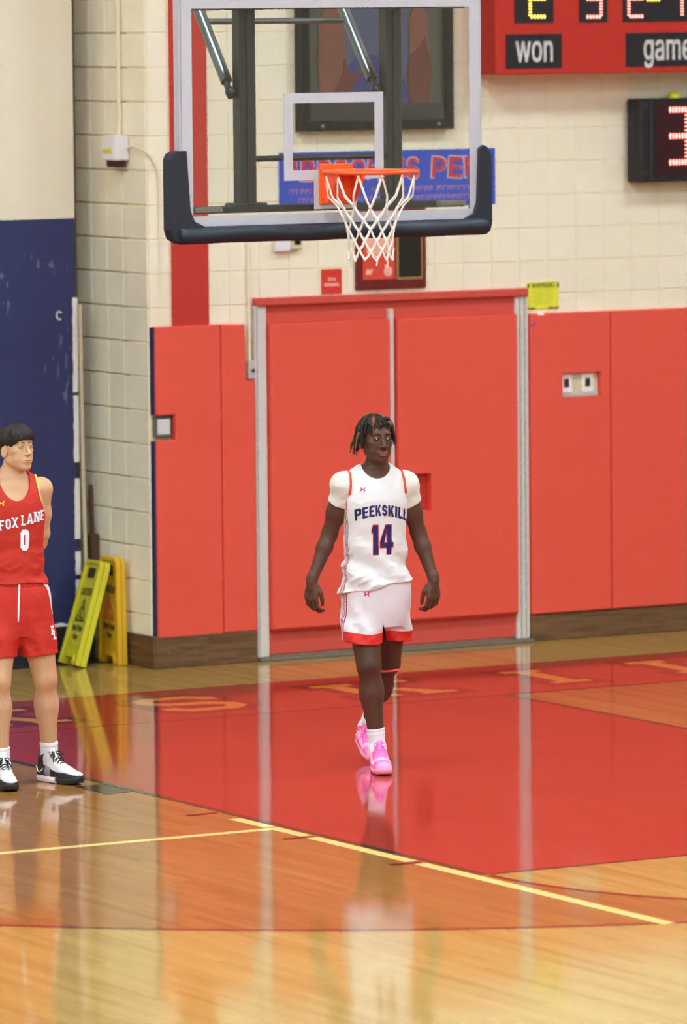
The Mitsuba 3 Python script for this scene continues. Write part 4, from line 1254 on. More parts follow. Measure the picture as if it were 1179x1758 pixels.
def shoe(P_, ankle_dir, toe, heel, side, mats, lift=0.0, L=0.30, laces_col='m_lace_pink'):
    """toe, heel: points under the sole (own frame). Upper, sole, tongue, collar, laces, panels."""
    toe, heel = np.asarray(toe, float), np.asarray(heel, float)
    fx = toe - heel; Ln = np.linalg.norm(fx); fx /= Ln
    fy = np.cross([0, 0, 1], fx); fy /= np.linalg.norm(fy)
    fz = np.cross(fx, fy)
    s = Ln / 0.30
    B = np.stack([fx, fy, fz], 1)

    def W_(x, y, z):
        return heel + B @ (np.array([x, y, z]) * s)
    foot = Polygon(LineString([(0.035, 0), (0.10, 0.002 * side), (0.19, -0.004 * side), (0.245, -0.004 * side)]).buffer(0.001).exterior)
    outline = unary_union([Point(0.040, 0).buffer(0.037), Point(0.20, -0.003 * side).buffer(0.049), Point(0.255, -0.002 * side).buffer(0.042), Polygon([(0.04, -0.034), (0.2, -0.050), (0.2, 0.047), (0.04, 0.035)])]).buffer(-0.006).buffer(0.006)
    # sole
    ring = np.array(outline.simplify(0.0006).exterior.coords)[:-1]
    cs = m3.CrossSection([ring if Polygon(ring).exterior.is_ccw else ring[::-1]])
    prof = [(-0.006, 0.0), (0.0, 0.006), (0.003, 0.018), (0.0, 0.030)]
    hull = []
    for o_, z in prof:
        hull.append(m3.Manifold.extrude(cs.offset(o_, m3.JoinType.Round), 0.0006).translate([0, 0, z]))
    M = m3.Manifold()
    for a, b in zip(hull, hull[1:]):
        M = M + m3.Manifold.batch_hull([a, b])
    M = M.refine_to_length(0.012)
    me = M.to_mesh(); v = np.asarray(me.vert_properties)[:, :3].copy()
    t = np.clip((v[:, 0] - 0.2) / 0.1, 0, 1); v[:, 2] += 0.016 * t * t                       # toe spring
    hb = np.clip((0.1 - v[:, 0]) / 0.1, 0, 1); v[:, 2] += np.where(v[:, 2] > 0.02, 0.012 * hb, 0)
    sole = trimesh.Trimesh(v, np.asarray(me.tri_verts), process=False)
    TO = lambda m: trimesh.Trimesh(heel + (np.asarray(m.vertices) * s) @ B.T, m.faces, process=False)
    S = Solid()
    S.add(ell((0.235, -0.002 * side, 0.034), (0.060, 0.045, 0.030)), 0)
    S.add(cone((0.19, 0, 0.042), (0.10, 0, 0.058), 0.044, 0.040), 0.03)
    S.add(cone((0.045, 0, 0.045), (0.10, 0, 0.05), 0.037, 0.040), 0.03)
    S.add(cone((0.040, 0, 0.045), (0.045, 0, 0.105), 0.034, 0.036), 0.02)
    S.add(cone((0.16, 0, 0.065), (0.075, 0, 0.115), 0.026, 0.034), 0.03)
    S.add(ell((0.055, 0, 0.135), (0.036, 0.028, 0.040)), 0.008, '-')
    S.add((lambda p: 0.014 - p[:, 2], V3(-1, -1, -1), V3(1, 1, 1)), 0.006, 'x')
    up = nets(S, (-0.02, -0.07, 0.0), (0.31, 0.07, 0.165), 0.0032)
    v = np.asarray(up.vertices).copy()
    t = np.clip((v[:, 0] - 0.2) / 0.1, 0, 1); v[:, 2] += 0.012 * t * t
    col = mats['paint'](v, side)
    up = trimesh.Trimesh(v, up.faces, process=False)
    k = P_.put('shoe', TO(up), 'm_shoe', True, None, mats['label'], color=col)
    svc = mats['sole'](np.asarray(sole.vertices), side)
    sm = TO(sole)
    P_.put('sole', trimesh.Trimesh(sm.vertices, sm.faces, process=False), 'm_shoe', True, k, 'shaped sole', color=svc)
    tg = Solid()
    tg.add(cone((0.15, 0, 0.078), (0.088, 0, 0.150), 0.013, 0.016), 0)
    tg.add(ell((0.090, 0, 0.150), (0.010, 0.022, 0.017)), 0.010)
    P_.put('tongue', TO(nets(tg, (0.05, -0.05, 0.05), (0.18, 0.05, 0.19), 0.0034)), mats['tongue'], True, k, 'tongue')
    lc = []
    for i in range(6):
        q = i / 5
        x, z = 0.185 - 0.075 * q, 0.0835 + 0.050 * q
        w = 0.023
        lc.append(tube([(x, -w, z - 0.010), (x - 0.004, -w * 0.5, z + 0.004), (x - 0.006, 0, z + 0.006), (x - 0.004, w * 0.5, z + 0.004), (x - 0.010, w, z - 0.008)], 0.0034, 6))
        lc.append(tube([(x, w, z - 0.010), (x - 0.006, 0, z + 0.0075), (x - 0.012, -w, z - 0.006)], 0.0030, 6))
    for sx in (-1, 1):
        lc.append(tube([(0.108, 0, 0.142), (0.118, sx * 0.022, 0.150), (0.135, sx * 0.034, 0.132), (0.125, sx * 0.016, 0.136), (0.108, 0, 0.142)], 0.003, 6))
        lc.append(tube([(0.108, 0, 0.142), (0.125, sx * 0.02, 0.130), (0.14, sx * 0.036, 0.104)], 0.0028, 6))
    P_.put('lace', TO(cat_(lc)), laces_col, 50, k, 'laces')
    for nm, pts, m_, lb in mats.get('extra', lambda s_: [])(side):
        P_.put(nm, TO(tube(pts, 0.0035 if len(pts) < 40 else 0.002, 6)), m_, 50, k, lb)
    return k


mat('m_skin_dark', VCOL, 0.45, 0.3)
mat('m_skin_light', VCOL, 0.5, 0.45)
mat('m_eye', VCOL, 0.12, 0.5)
mat('m_shoe', VCOL, 0.5, 0.4)
mat('m_dread', (46, 34, 28), 0.75)
mat('m_dread_brown', (122, 82, 48), 0.75)
mat('m_hair_dark', (40, 30, 27), 0.6)
mat('m_sock', (236, 232, 236), 0.85)
mat('m_jersey_red', (186, 44, 32), 0.7, sheen=0.3)
mat('m_shorts_red', (190, 42, 31), 0.65, sheen=0.3)
mat('m_undershirt', (214, 207, 194), 0.8)
mat('m_trim_red', (214, 70, 62), 0.7)
mat('m_ink_navy', (38, 30, 82), 0.6)
mat('m_ink_red', (206, 50, 56), 0.6)
mat('m_ink_white', (242, 238, 244), 0.6)
mat('m_ink_gray', (150, 130, 140), 0.6)
mat('m_ink_yellow', (246, 200, 80), 0.6)
mat('m_band', (240, 96, 92), 0.6)
mat('m_lace_pink', (240, 120, 190), 0.6)
mat('m_tongue_pink', (236, 130, 206), 0.6)
mat('m_lace_black', (24, 22, 26), 0.6)
mat('m_tongue_white', (220, 214, 212), 0.6)
mat('m_gold_ring', (220, 190, 130), 0.25, 0.5, 0.9)


def jersey_fn(p, n, uv):
    """uv.x: metres round the body from the middle of the chest; uv.y: height"""
    u = uv.x
    s = mi.Float(0)
    for c, w in ((-0.186, 0.0032), (-0.199, 0.0032), (-0.212, 0.0032), (0.20, 0.0032), (0.213, 0.0032), (0.226, 0.0032)):
        s = dr.maximum(s, mikit.smoothstep(w + 0.001, w - 0.001, dr.abs(u - c)))
    s = s * mikit.smoothstep(1.41, 1.39, uv.y)
    d = mikit.mix(lin(218, 211, 210), lin(160, 36, 56), s)
    return d


def shorts_fn(p, n, uv):
    u = uv.x
    s = mi.Float(0)
    for c, w in ((0.020, 0.0035), (0.036, 0.0035), (0.054, 0.0045)):
        s = dr.maximum(s, mikit.smoothstep(w + 0.001, w - 0.001, dr.abs(u - c)))
    band = mikit.smoothstep(0.056, 0.054, uv.y) * mikit.smoothstep(0.0, 0.002, u - 0.056)
    d = mikit.mix(lin(218, 206, 210), lin(160, 36, 56), s)
    return mikit.mix(d, lin(206, 40, 34), band)


mat('m_jersey_white', mikit.proc(jersey_fn), 0.7, sheen=0.3)
mat('m_shorts_white', mikit.proc(shorts_fn), 0.65, sheen=0.3)


def folds(P, seed, amp, fz=7.0, fx=2.5):
    a = meshkit.noise(np.stack([P[:, 0] * fx * 3, P[:, 1] * fx * 3, P[:, 2] * fz * 2], 1), seed)
    b = meshkit.noise(np.stack([P[:, 0] * 14 + P[:, 2] * 16, P[:, 1] * 14, P[:, 2] * 22 - P[:, 0] * 12], 1), seed + 3)
    return amp * ((1 - np.abs(2 * a - 1)) - 0.5) + amp * 0.7 * ((1 - np.abs(2 * b - 1)) - 0.5)


def skin_colour(v, base, lips, brow, lipc, browc, knees=(), kt=(0.7, 0.7, 0.72)):
    col = np.tile(np.array(lin(*base)), (len(v), 1))
    k = 0.92 + 0.16 * meshkit.fbm(v * 14, 3, 5)
    col *= k[:, None]
    for q in knees:
        w = np.exp(-((np.linalg.norm((v - q) / [0.045, 0.05, 0.062], axis=1)) ** 2))[:, None]
        col = col * (1 - w * (1 - np.array(kt)))
    d = np.min([f(v) for f in lips], 0)
    t = np.clip(0.5 - d / 0.0022, 0, 1)[:, None]
    col = col * (1 - t) + np.array(lin(*lipc)) * t
    d = np.min([f(v) for f in brow], 0)
    t = np.clip(0.6 - d / 0.003, 0, 0.8)[:, None]
    col = col * (1 - t) + np.array(lin(*browc)) * t
    d = np.min([f(v) for f in brow_rims[-1]], 0)
    t = np.clip(0.5 - d / 0.002, 0, 0.75)[:, None]
    return col * (1 - t) + np.array(lin(*browc)) * 0.8 * t


def limb(S, pts, radii, k=0.02):
    for a, b, ra, rb in zip(pts, pts[1:], radii, radii[1:]):
        S.add(cone(a, b, ra, rb), k)


def leg(S, hip, knee, ankle, heel_back, th=(0.088, 0.064), calf=0.056, an=0.036):
    """thigh, knee cap, calf with its belly behind, ankle"""
    hip, knee, ankle, bk = map(np.asarray, (hip, knee, ankle, heel_back))
    limb(S, [hip, hip * 0.5 + knee * 0.5, knee], [th[0], (th[0] * 0.5 + th[1] * 0.5) + 0.004, th[1] - 0.006], 0.03)
    S.add(ell(knee - bk * 0.012, (0.046, 0.044, 0.058)), 0.025)
    m = knee * 0.68 + ankle * 0.32
    S.add(cone(knee, m, th[1] - 0.014, calf * 0.86), 0.02)
    S.add(cone(m, ankle, calf * 0.86, an), 0.02)
    S.add(ell(m + bk * 0.016, (calf * 0.98, calf * 0.86, 0.105)), 0.03)
    S.add(ell(ankle, (an + 0.004, an + 0.002, 0.03)), 0.015)


def arm(S, sh, el, wr, r=(0.050, 0.043, 0.040, 0.037, 0.0255)):
    sh, el, wr = map(np.asarray, (sh, el, wr))
    S.add(ell(sh, (r[0] + 0.006, r[0] + 0.008, r[0] + 0.010)), 0.03)
    limb(S, [sh, sh * 0.45 + el * 0.55, el], [r[0], r[1] + 0.003, r[2] - 0.001], 0.03)
    m = el * 0.72 + wr * 0.28
    limb(S, [el, m, wr], [r[2] - 0.001, r[3] + 0.003, r[4]], 0.02)


# ---- the player in white
O1 = np.array([-0.51, -4.93, 0.0])
p1 = thing('person', 'basketball player in white number 14 jersey and bright pink shoes walking in the red lane', 'person')
A = Part(p1, O1)
fa = turn(14)
TC = V3(-0.025, 0.29, 0.0)
tf = (TC, fa)
S = Solid()
S.add(loft([(0.84, 0, 0, 0.120, 0.085), (0.93, 0, 0, 0.158, 0.105), (1.02, 0, 0, 0.150, 0.100), (1.10, 0, 0, 0.137, 0.095), (1.25, 0, 0, 0.146, 0.102), (1.38, 0, 0.0, 0.160, 0.106), (1.46, 0, 0.008, 0.148, 0.092), (1.52, 0, 0.012, 0.085, 0.066), (1.545, 0, 0.012, 0.055, 0.05)], tf), 0)
shL, shR = TC + fa @ V3(-0.160, 0.005, 1.468), TC + fa @ V3(0.162, 0.005, 1.462)
nb, nt = V3(-0.022, 0.295, 1.50), V3(-0.008, 0.285, 1.625)
S.add(cone(nb, nt, 0.062, 0.055), 0.035)
for q in (shL, shR):
    S.add(cone(nb + [0, 0.012, 0.03], q * 0.75 + nb * 0.25 + [0, 0, 0.005], 0.05, 0.04), 0.04)
elL, wrL = V3(-0.258, 0.30, 1.215), V3(-0.352, 0.23, 0.978)
elR, wrR = V3(0.200, 0.38, 1.205), V3(0.276, 0.31, 0.968)
arm(S, shL, elL, wrL); arm(S, shR, elR, wrR)
hand_prims(S, wrL, V3(-0.06, -0.10, -1), V3(0.62, 0.78, -0.1), V3(0.78, -0.62, 0), 1.07, (1.0, 1.05, 1.1, 1.15))
hand_prims(S, wrR, V3(-0.02, -0.10, -1), V3(-0.62, 0.78, -0.1), V3(-0.78, -0.62, 0), 1.07, (1.0, 1.05, 1.15, 1.2))
hL, kL, aL = V3(-0.098, 0.29, 0.925), V3(-0.063, 0.185, 0.545), V3(-0.022, 0.205, 0.115)
hR, kR, aR = V3(0.060, 0.31, 0.925), V3(0.047, 0.44, 0.530), V3(-0.077, 0.69, 0.165)
_n = len(S.p)
leg(S, hL, kL, aL, V3(0.0, 1, 0), (0.086, 0.069), 0.062, 0.036)
leg(S, hR, kR, aR, V3(0.1, 0.9, 0.4), (0.082, 0.060), 0.055, 0.034)
LEGS1 = Solid(); LEGS1.p = S.p[:1] + S.p[_n:]
S.add(cone(aL, aL + V3(0.01, -0.09, -0.06), 0.034, 0.028), 0.02)
S.add(cone(aR, V3(-0.06, 0.62, 0.06), 0.034, 0.028), 0.02)
HS = 0.965
hc = V3(-0.014, 0.265, 1.705)
hr = turn(22, -1, 1)
lips, brow, HW = head_prims(S, hc, hr, HS, dict(jaw=0.98, nose=1.42, lips=1.2, open=0.92))
body = merged(S, [((-0.5, 0.0, 1.545), (0.5, 0.6, 1.9), 0.0024), ((-0.55, -0.1, 1.02), (0.5, 0.6, 1.560), 0.0044), ((-0.55, 0.0, 0.72), (-0.26, 0.45, 1.032), 0.0026), ((0.19, 0.0, 0.72), (0.5, 0.5, 1.032), 0.0026), ((-0.263, -0.2, 0.02), (0.193, 0.9, 1.023), 0.0048)])
bc_ = skin_colour(np.asarray(body.vertices), (85, 53, 40), lips, brow, (156, 90, 78), (34, 22, 18), [kL + V3(0, -0.06, 0), kR + V3(0, -0.05, 0), elL + V3(0, 0.03, 0), elR + V3(0, 0.03, 0)])
A.put('body', body, 'm_skin_dark', True, None, 'dark brown skin', color=bc_)
eyes(A, HW, hr, HS, (0.42, -1, 0.02), p1)
er = np.linspace(0, 2 * np.pi, 16, endpoint=False)
A.put('earring', tube([HW(-0.080, 0.0, -0.037) + hr @ V3(0.0, 0.006 * math.cos(t), 0.008 * math.sin(t)) for t in er], 0.0013, 6, True), 'm_gold_ring', True, None, 'small gold hoop earring')

# hair: a cap and hanging locks
H = Solid()
H.add(ell(hc + hr @ (V3(0, 0.022, 0.044) * HS), np.array([0.082, 0.098, 0.083]) * HS, hr), 0)
H.add(ell(hc + hr @ (V3(0.006, -0.105, -0.020) * HS), np.array([0.080, 0.085, 0.088]) * HS, hr), 0.012, '-')
H.add(ell(hc + hr @ (V3(0, 0.0, -0.08) * HS), np.array([0.11, 0.075, 0.085]) * HS, hr), 0.012, '-')
HF = lambda p: H(p) - 0.003 * meshkit.noise(p * 160, 4)
A.put('hair', nets(HF, hc - 0.16, hc + 0.16, 0.004), 'm_dread', True, None, 'short dark dreadlocks with brown strands')
r2 = np.random.default_rng(21)
hk = p1 + '__hair'
ce = V3(0, 0.022, 0.040) * HS
locks = []
for ring, (t0, cnt) in enumerate(((14, 9), (34, 18), (54, 26), (74, 26))):
    for i in range(cnt):
        ph = (i + 0.5 * (ring % 2)) * 360 / cnt + r2.uniform(-7, 7)
        ph = (ph + 180) % 360 - 180                       # 0 = front, positive to the picture's right
        front = abs(ph) < 62
        if front and ring == 3:
            continue
        side_l = ph < 0
        if front:
            tip = 62 - 14 * (ph > -5) + r2.uniform(-4, 5); drop = 0.012 + (0.045 * r2.random() if ph < -8 else 0.004)
            if ph > 8 and ph < 50:
                tip = 46 + r2.uniform(-3, 3); drop = 0.004
        else:
            tip = 92 + r2.uniform(-4, 10); drop = (0.088 if side_l or abs(ph) > 120 else 0.058) + r2.uniform(-0.02, 0.026)
        pts = []
        for th_ in np.linspace(t0, max(tip, t0 + 12), 7):
            a, b = math.radians(th_), math.radians(ph + (th_ - t0) * 0.06)
            e = np.array([0.096 * math.sin(b) * math.sin(a), -0.110 * math.cos(b) * math.sin(a), 0.091 * math.cos(a)]) * HS
            pts.append(ce + e * (1.0 + 0.03 * math.sin(th_ * 0.09 + i)))
        last = pts[-1]
        b = math.radians(ph)
        out = V3(math.sin(b), -math.cos(b), 0)
        fl_ = r2.uniform(0.05, 0.35) if not front else r2.uniform(0.0, 0.12)
        for q in np.linspace(0.25, 1, 4):
            pts.append(last + out * (drop * fl_ * q * 1.3) + V3(0.006 * math.sin(i * 2.1 + q * 3), 0, -drop * q))
        pts = [hc + hr @ q for q in pts]
        r_ = np.concatenate([np.linspace(0.0062, 0.0074, 6), np.linspace(0.0070, 0.0022, 5)]) * r2.uniform(0.85, 1.15)
        m = tube(pts, r_, 7)
        v = np.asarray(m.vertices)
        m = trimesh.Trimesh(v + (meshkit.noise(v * 190, i)[:, None] - 0.5) * 0.0026, m.faces, process=False)
        brown = r2.random() < 0.28 and not (front and ph > -20 and ph < 20)
        A.put('lock', m, 'm_dread_brown' if brown else 'm_dread', True, hk, 'brown tinted lock' if brown else None)

# jersey
NECK = ell(TC + fa @ V3(0.0, -0.045, 1.580), (0.076, 0.125, 0.078), fa)
jl = loft([(0.86, 0, 0, 0.186, 0.140), (0.95, 0, 0, 0.178, 0.132), (1.05, 0, 0, 0.160, 0.118), (1.12, 0, 0, 0.158, 0.116), (1.25, 0, 0, 0.158, 0.118), (1.38, 0, 0, 0.168, 0.119), (1.46, 0, 0.006, 0.155, 0.106), (1.52, 0, 0.012, 0.105, 0.080), (1.555, 0, 0.014, 0.070, 0.066)], tf, 2.4)


def jersey1(P):
    d = jl[0](P)
    q = (P - TC) @ fa
    d = smin(d, cone(nb + [0, 0.012, 0.044], shL * 0.78 + nb * 0.22 + [0, 0, 0.018], 0.055, 0.050)[0](P), 0.04)
    d = smin(d, cone(nb + [0, 0.012, 0.044], shR * 0.78 + nb * 0.22 + [0, 0, 0.018], 0.055, 0.050)[0](P), 0.04)
    lowz = np.clip((1.24 - q[:, 2]) / 0.25, 0, 1)
    d = d - folds(P, 3, 0.0075) * (0.3 + 1.4 * lowz) - 0.007 * lowz * np.sin(q[:, 2] * 42 + q[:, 0] * 16 + 2 * np.sin(q[:, 0] * 9))
    w = np.interp(q[:, 2], [1.2, 1.36, 1.42, 1.46, 1.53, 1.60], [0.30, 0.182, 0.152, 0.146, 0.142, 0.135])
    d = smax(d, np.abs(q[:, 0]) - w, 0.006)
    d = smax(d, -NECK[0](P), 0.006)
    hem = 0.943 + 0.19 * (P[:, 0] - TC[0]) + 0.006 * np.sin(q[:, 0] * 30)
    return smax(d, hem - P[:, 2], 0.008)


def arc_uv(v, O=TC, R=fa, rad=0.15):
    q = (v - O) @ R
    return np.stack([np.arctan2(q[:, 0], -q[:, 1] * 1.25) * rad, q[:, 2]], 1)


jm = nets(jersey1, (-0.27, 0.08, 0.84), (0.23, 0.50, 1.60), 0.0042)
jk = A.put('jersey', jm, 'm_jersey_white', True, None, 'white sleeveless jersey with thin red side stripes', uv=arc_uv(np.asarray(jm.vertices)))
x = -0.146
for ch, wd in zip('PEEKSKILL', (0.034, 0.031, 0.031, 0.036, 0.034, 0.036, 0.014, 0.030, 0.030)):
    A.put('letter', print_on(jersey1, ext(block(ch, wd, 0.057, 0.0118), 0.0012), tf, x, 1.316, 0.15, 0.001, -1.15), 'm_ink_navy', False, jk, f'navy letter {ch}')
    x += wd + 0.0058
for ch, x, wd in (('1', -0.056, 0.038), ('4', -0.004, 0.080)):
    g_ = block(ch, wd, 0.150, 0.026)
    A.put('number_edge', print_on(jersey1, ext(g_.buffer(0.0038, join_style=2), 0.0008), tf, x, 1.118, 0.15, 0.0005), 'm_ink_red', False, jk, 'red edge of the number')
    A.put('number', print_on(jersey1, ext(g_, 0.0012), tf, x, 1.118, 0.15, 0.0015), 'm_ink_navy', False, jk, f'navy number {ch}')
A.put('emblem', print_on(jersey1, logo(0.021), tf, -0.112, 1.452, 0.15, 0.001), 'm_ink_red', False, jk, 'small red emblem')
us = Solid()
us.add(loft([(1.33, 0, 0, 0.146, 0.098), (1.40, 0, 0, 0.154, 0.104), (1.46, 0, 0.008, 0.150, 0.094), (1.515, 0, 0.012, 0.10, 0.070)], tf), 0)


def undershirt(P):
    d = us(P)
    for sh, el in ((shL, elL), (shR, elR)):
        ax = (el - sh); L = np.linalg.norm(ax); ax = ax / L
        s_ = smin(cone(sh + V3(0, 0, -0.005), sh + ax * 0.21, 0.060, 0.060)[0](P), ell(sh + V3(0, 0, 0.002), (0.061, 0.063, 0.062))[0](P), 0.03)
        s_ = smin(s_, cone(sh, nb + V3(0, 0.012, 0.02), 0.062, 0.05)[0](P), 0.03)
        hemd = (P - sh) @ ax - 0.112 + np.sign(ax[0]) * 0.16 * (P[:, 0] - sh[0]) + 0.004 * np.sin(P[:, 1] * 60)
        s_ = smax(s_, hemd, 0.005)
        inner = cone(sh + ax * 0.06, sh + ax * 0.3, 0.048, 0.054)[0](P)
        s_ = smax(s_, -smax(inner, 0.085 - (P - sh) @ ax, 0.004), 0.004)
        d = smin(d, s_, 0.02)
    d = d - folds(P, 9, 0.0045)
    d = smax(d, -(NECK[0](P) - 0.006), 0.006)
    return np.maximum(d, 1.21 - P[:, 2])


A.put('undershirt', nets(undershirt, (-0.36, 0.08, 1.18), (0.32, 0.56, 1.58), 0.0045), 'm_undershirt', True, None, 'white short sleeved undershirt')

for sx in (-1, 1):
    zz = np.linspace(1.425, 1.56, 16)
    w = np.interp(zz, [1.2, 1.36, 1.42, 1.46, 1.53, 1.60], [0.30, 0.182, 0.152, 0.146, 0.142, 0.135]) - 0.002
    pts = trace(lambda p: np.minimum(jersey1(p), undershirt(p)), TC + np.stack([sx * w, 0 * w - 0.3, zz], 1) @ fa.T, np.tile(fa @ V3(0, 1, 0), (16, 1)), far=0.36)
    ok = ((pts - TC) @ fa)[:, 1] < 0.03
    if ok.sum() > 4:
        A.put('armhole_trim', tube(pts[ok], 0.0062, 8), 'm_trim_red', True, jk, 'red armhole piping')

# shorts
sl = loft([(0.74, 0, 0, 0.135, 0.115), (0.86, 0, 0, 0.168, 0.128), (0.93, 0, 0, 0.170, 0.125), (1.01, 0, 0, 0.155, 0.110)], tf, 2.4)
LB, RB = V3(-0.098, 0.215, 0.60), V3(0.072, 0.375, 0.60)


def shorts1(P):
    d = sl[0](P)
    a = cone(V3(-0.098, 0.29, 0.90), LB, 0.094, 0.112)[0](P)
    b = cone(V3(0.050, 0.31, 0.90), RB, 0.090, 0.094)[0](P)
    a = smax(a, P[:, 0] - 0.018 - 0.02 * np.clip(0.76 - P[:, 2], 0, 1) * 0, 0.02)
    legs = smin(a, b, 0.012)
    legs = legs - folds(P, 13, 0.009, 3.0) - 0.005 * np.sin(P[:, 0] * 60 + P[:, 2] * 24 + 2 * np.sin(P[:, 2] * 9))
    d = smin(d, legs, 0.03)
    d = smin(d, LEGS1(P) - 0.006, 0.02)
    hemz = 0.658 + np.clip((-0.13 - P[:, 0]) * 0.2, 0, 0.03) + 0.004 * np.sin(P[:, 0] * 34)
    d = smax(d, hemz - P[:, 2], 0.006)
    d = smax(d, -(np.abs(P[:, 0] - 0.016 + 0.06 * (P[:, 2] - 0.7)) - np.clip((0.765 - P[:, 2]) * 0.10, -0.01, 0.010)), 0.006)
    inner = np.minimum(cone(V3(-0.09, 0.26, 0.80), LB, 0.080, 0.092)[0](P), cone(V3(0.06, 0.33, 0.80), RB, 0.072, 0.074)[0](P))
    return smax(d, -smax(inner, P[:, 2] - 0.71, 0.005), 0.004)


def shorts_uv(v):
    hemz = 0.658 + np.clip((-0.13 - v[:, 0]) * 0.2, 0, 0.03) + 0.004 * np.sin(v[:, 0] * 34)
    # round the outer side: metres from the left side seam
    ang = np.arctan2(v[:, 0] - (-0.10), -(v[:, 1] - 0.25))
    u = (ang + 1.45) * 0.112
    u = np.where(v[:, 0] > 0.0, 0.2, u)
    u = np.where(u < -0.06, 0.3, u)
    return np.stack([u, v[:, 2] - hemz], 1)


sm_ = nets(shorts1, (-0.28, 0.05, 0.60), (0.24, 0.52, 1.03), 0.0042)
sk = A.put('shorts', sm_, 'm_shorts_white', True, None, 'white shorts with a red hem and side stripes', uv=shorts_uv(np.asarray(sm_.vertices)))
A.put('emblem', print_on(shorts1, logo(0.021), tf, -0.085, 0.915, 0.15, 0.001), 'm_ink_red', False, sk, 'small red emblem')
t = np.linspace(0, 2 * np.pi, 28, endpoint=False)
d = np.stack([np.cos(t), np.sin(t), 0.10 * np.cos(t)], 1)
bp = trace(S, V3(0.040, 0.472, 0.492) + d * 0.12, -d, far=0.12)
A.put('knee_band', tube(bp, 0.0065, 8, True), 'm_band', True, None, 'coral elastic band below the knee')


def sock(P_, S_, ankle, top, m_='m_sock', h=0.004, parent=None, lab='white ankle sock'):
    ankle, top = np.asarray(ankle, float), np.asarray(top, float)
    ax = top - ankle; L = np.linalg.norm(ax); ax /= L

    def f(P):
        t = (P - ankle) @ ax
        d = S_(P) - 0.0045 - 0.0012 * np.sin(t * 260) * (t > L - 0.03)
        near = np.linalg.norm(P - ankle - np.clip(t, 0, L)[:, None] * ax, axis=1) - 0.058
        d = np.maximum(d, near)
        return np.maximum(np.maximum(d, t - L), -0.05 - t)
    lo = np.minimum(ankle, top) - 0.09; hi = np.maximum(ankle, top) + 0.09
    return P_.put('sock', nets(f, lo, hi, h), m_, True, parent, lab)


sock(A, S, aL, aL + (kL - aL) * 0.245)
sock(A, S, aR, aR + (kR - aR) * 0.16)


def pink(v, side):
    col = np.tile(np.array(lin(244, 112, 176)), (len(v), 1))
    w = np.sin(v[:, 0] * 46 + v[:, 2] * 60 + 3 * np.sin(v[:, 2] * 40)) * 0.5 + 0.5
    a = np.clip((w - 0.72) / 0.2, 0, 1)[:, None]
    col = col * (1 - a) + np.array(lin(252, 176, 212)) * a
    t = np.clip((v[:, 0] - 0.235) / 0.03, 0, 1)[:, None]
    col = col * (1 - t) + np.array(lin(250, 156, 196)) * t
    c = np.clip((v[:, 2] - 0.112) / 0.012, 0, 1)[:, None]
    return col * (1 - c) + np.array(lin(246, 84, 160)) * c


def pink_sole(v, side):
    col = np.tile(np.array(lin(250, 158, 190)), (len(v), 1))
    t = np.clip((0.012 - v[:, 2]) / 0.006, 0, 1)[:, None]
    return col * (1 - t) + np.array(lin(206, 90, 110)) * t


def pink_lines(side):
    out = []
    for y in (-1, 1):
        out.append(('overlay', [(0.03, y * 0.0385, 0.055), (0.07, y * 0.042, 0.072), (0.12, y * 0.0445, 0.066), (0.17, y * 0.048, 0.048)], 'm_lace_pale', 'pale curved overlay'))
        out.append(('overlay', [(0.04, y * 0.0375, 0.085), (0.09, y * 0.041, 0.092), (0.135, y * 0.041, 0.074), (0.20, y * 0.047, 0.050)], 'm_lace_pale', 'pale curved overlay'))
    return out


mat('m_lace_pale', (252, 190, 222), 0.5)
PK = dict(paint=pink, sole=pink_sole, label='bright pink basketball shoe', tongue='m_tongue_pink', extra=pink_lines)
shoe(A, None, V3(0.012, -0.035, 0.0), V3(-0.028, 0.262, 0.0), -1, PK)
shoe(A, None, V3(-0.035, 0.515, -0.006), V3(-0.112, 0.760, 0.085), 1, PK)

# ---- the player in red
O2 = np.array([-2.2, -4.37, 0.0])
p2 = thing('person', 'player in red number 0 tank top and black and white shoes, arms behind the back', 'person')
B = Part(p2, O2)
fb = turn(16)
TC2 = V3(-0.112, 0.20, 0.0)
tf2 = (TC2, fb)
S2 = Solid()
S2.add(loft([(0.86, 0, 0, 0.120, 0.085), (0.95, 0, 0, 0.158, 0.108), (1.05, 0, 0, 0.150, 0.100), (1.13, 0, 0, 0.136, 0.095), (1.27, 0, 0, 0.146, 0.102), (1.39, 0, 0.0, 0.158, 0.106), (1.47, 0, 0.008, 0.146, 0.092), (1.53, 0, 0.012, 0.085, 0.066), (1.55, 0, 0.012, 0.055, 0.05)], tf2), 0)
shL2, shR2 = TC2 + fb @ V3(-0.160, 0.008, 1.496), TC2 + fb @ V3(0.152, 0.008, 1.494)
nb2, nt2 = V3(-0.118, 0.215, 1.525), V3(-0.104, 0.218, 1.625)
S2.add(cone(nb2, nt2, 0.066, 0.056), 0.035)
for q in (shL2, shR2):
    S2.add(cone(nb2 + [0, 0.012, 0.03], q * 0.75 + nb2 * 0.25 + [0, 0, 0.004], 0.05, 0.04), 0.04)
    S2.add(cone(nb2 + V3(0, -0.06, -0.012), q + (nb2 - q) * 0.25 + V3(0, -0.04, 0.0), 0.012, 0.012), 0.03)      # collar bones
elR2, wrR2 = V3(0.030, 0.30, 1.262), V3(-0.040, 0.375, 1.085)
elL2, wrL2 = V3(-0.320, 0.24, 1.268), V3(-0.235, 0.35, 1.085)
arm(S2, shR2, elR2, wrR2, (0.047, 0.040, 0.037, 0.035, 0.025)); arm(S2, shL2, elL2, wrL2, (0.047, 0.040, 0.037, 0.035, 0.025))
hand_prims(S2, wrR2, V3(-0.75, 0.12, -0.6), V3(0.1, 1, 0), V3(-0.5, 0, 0.8), 0.97)
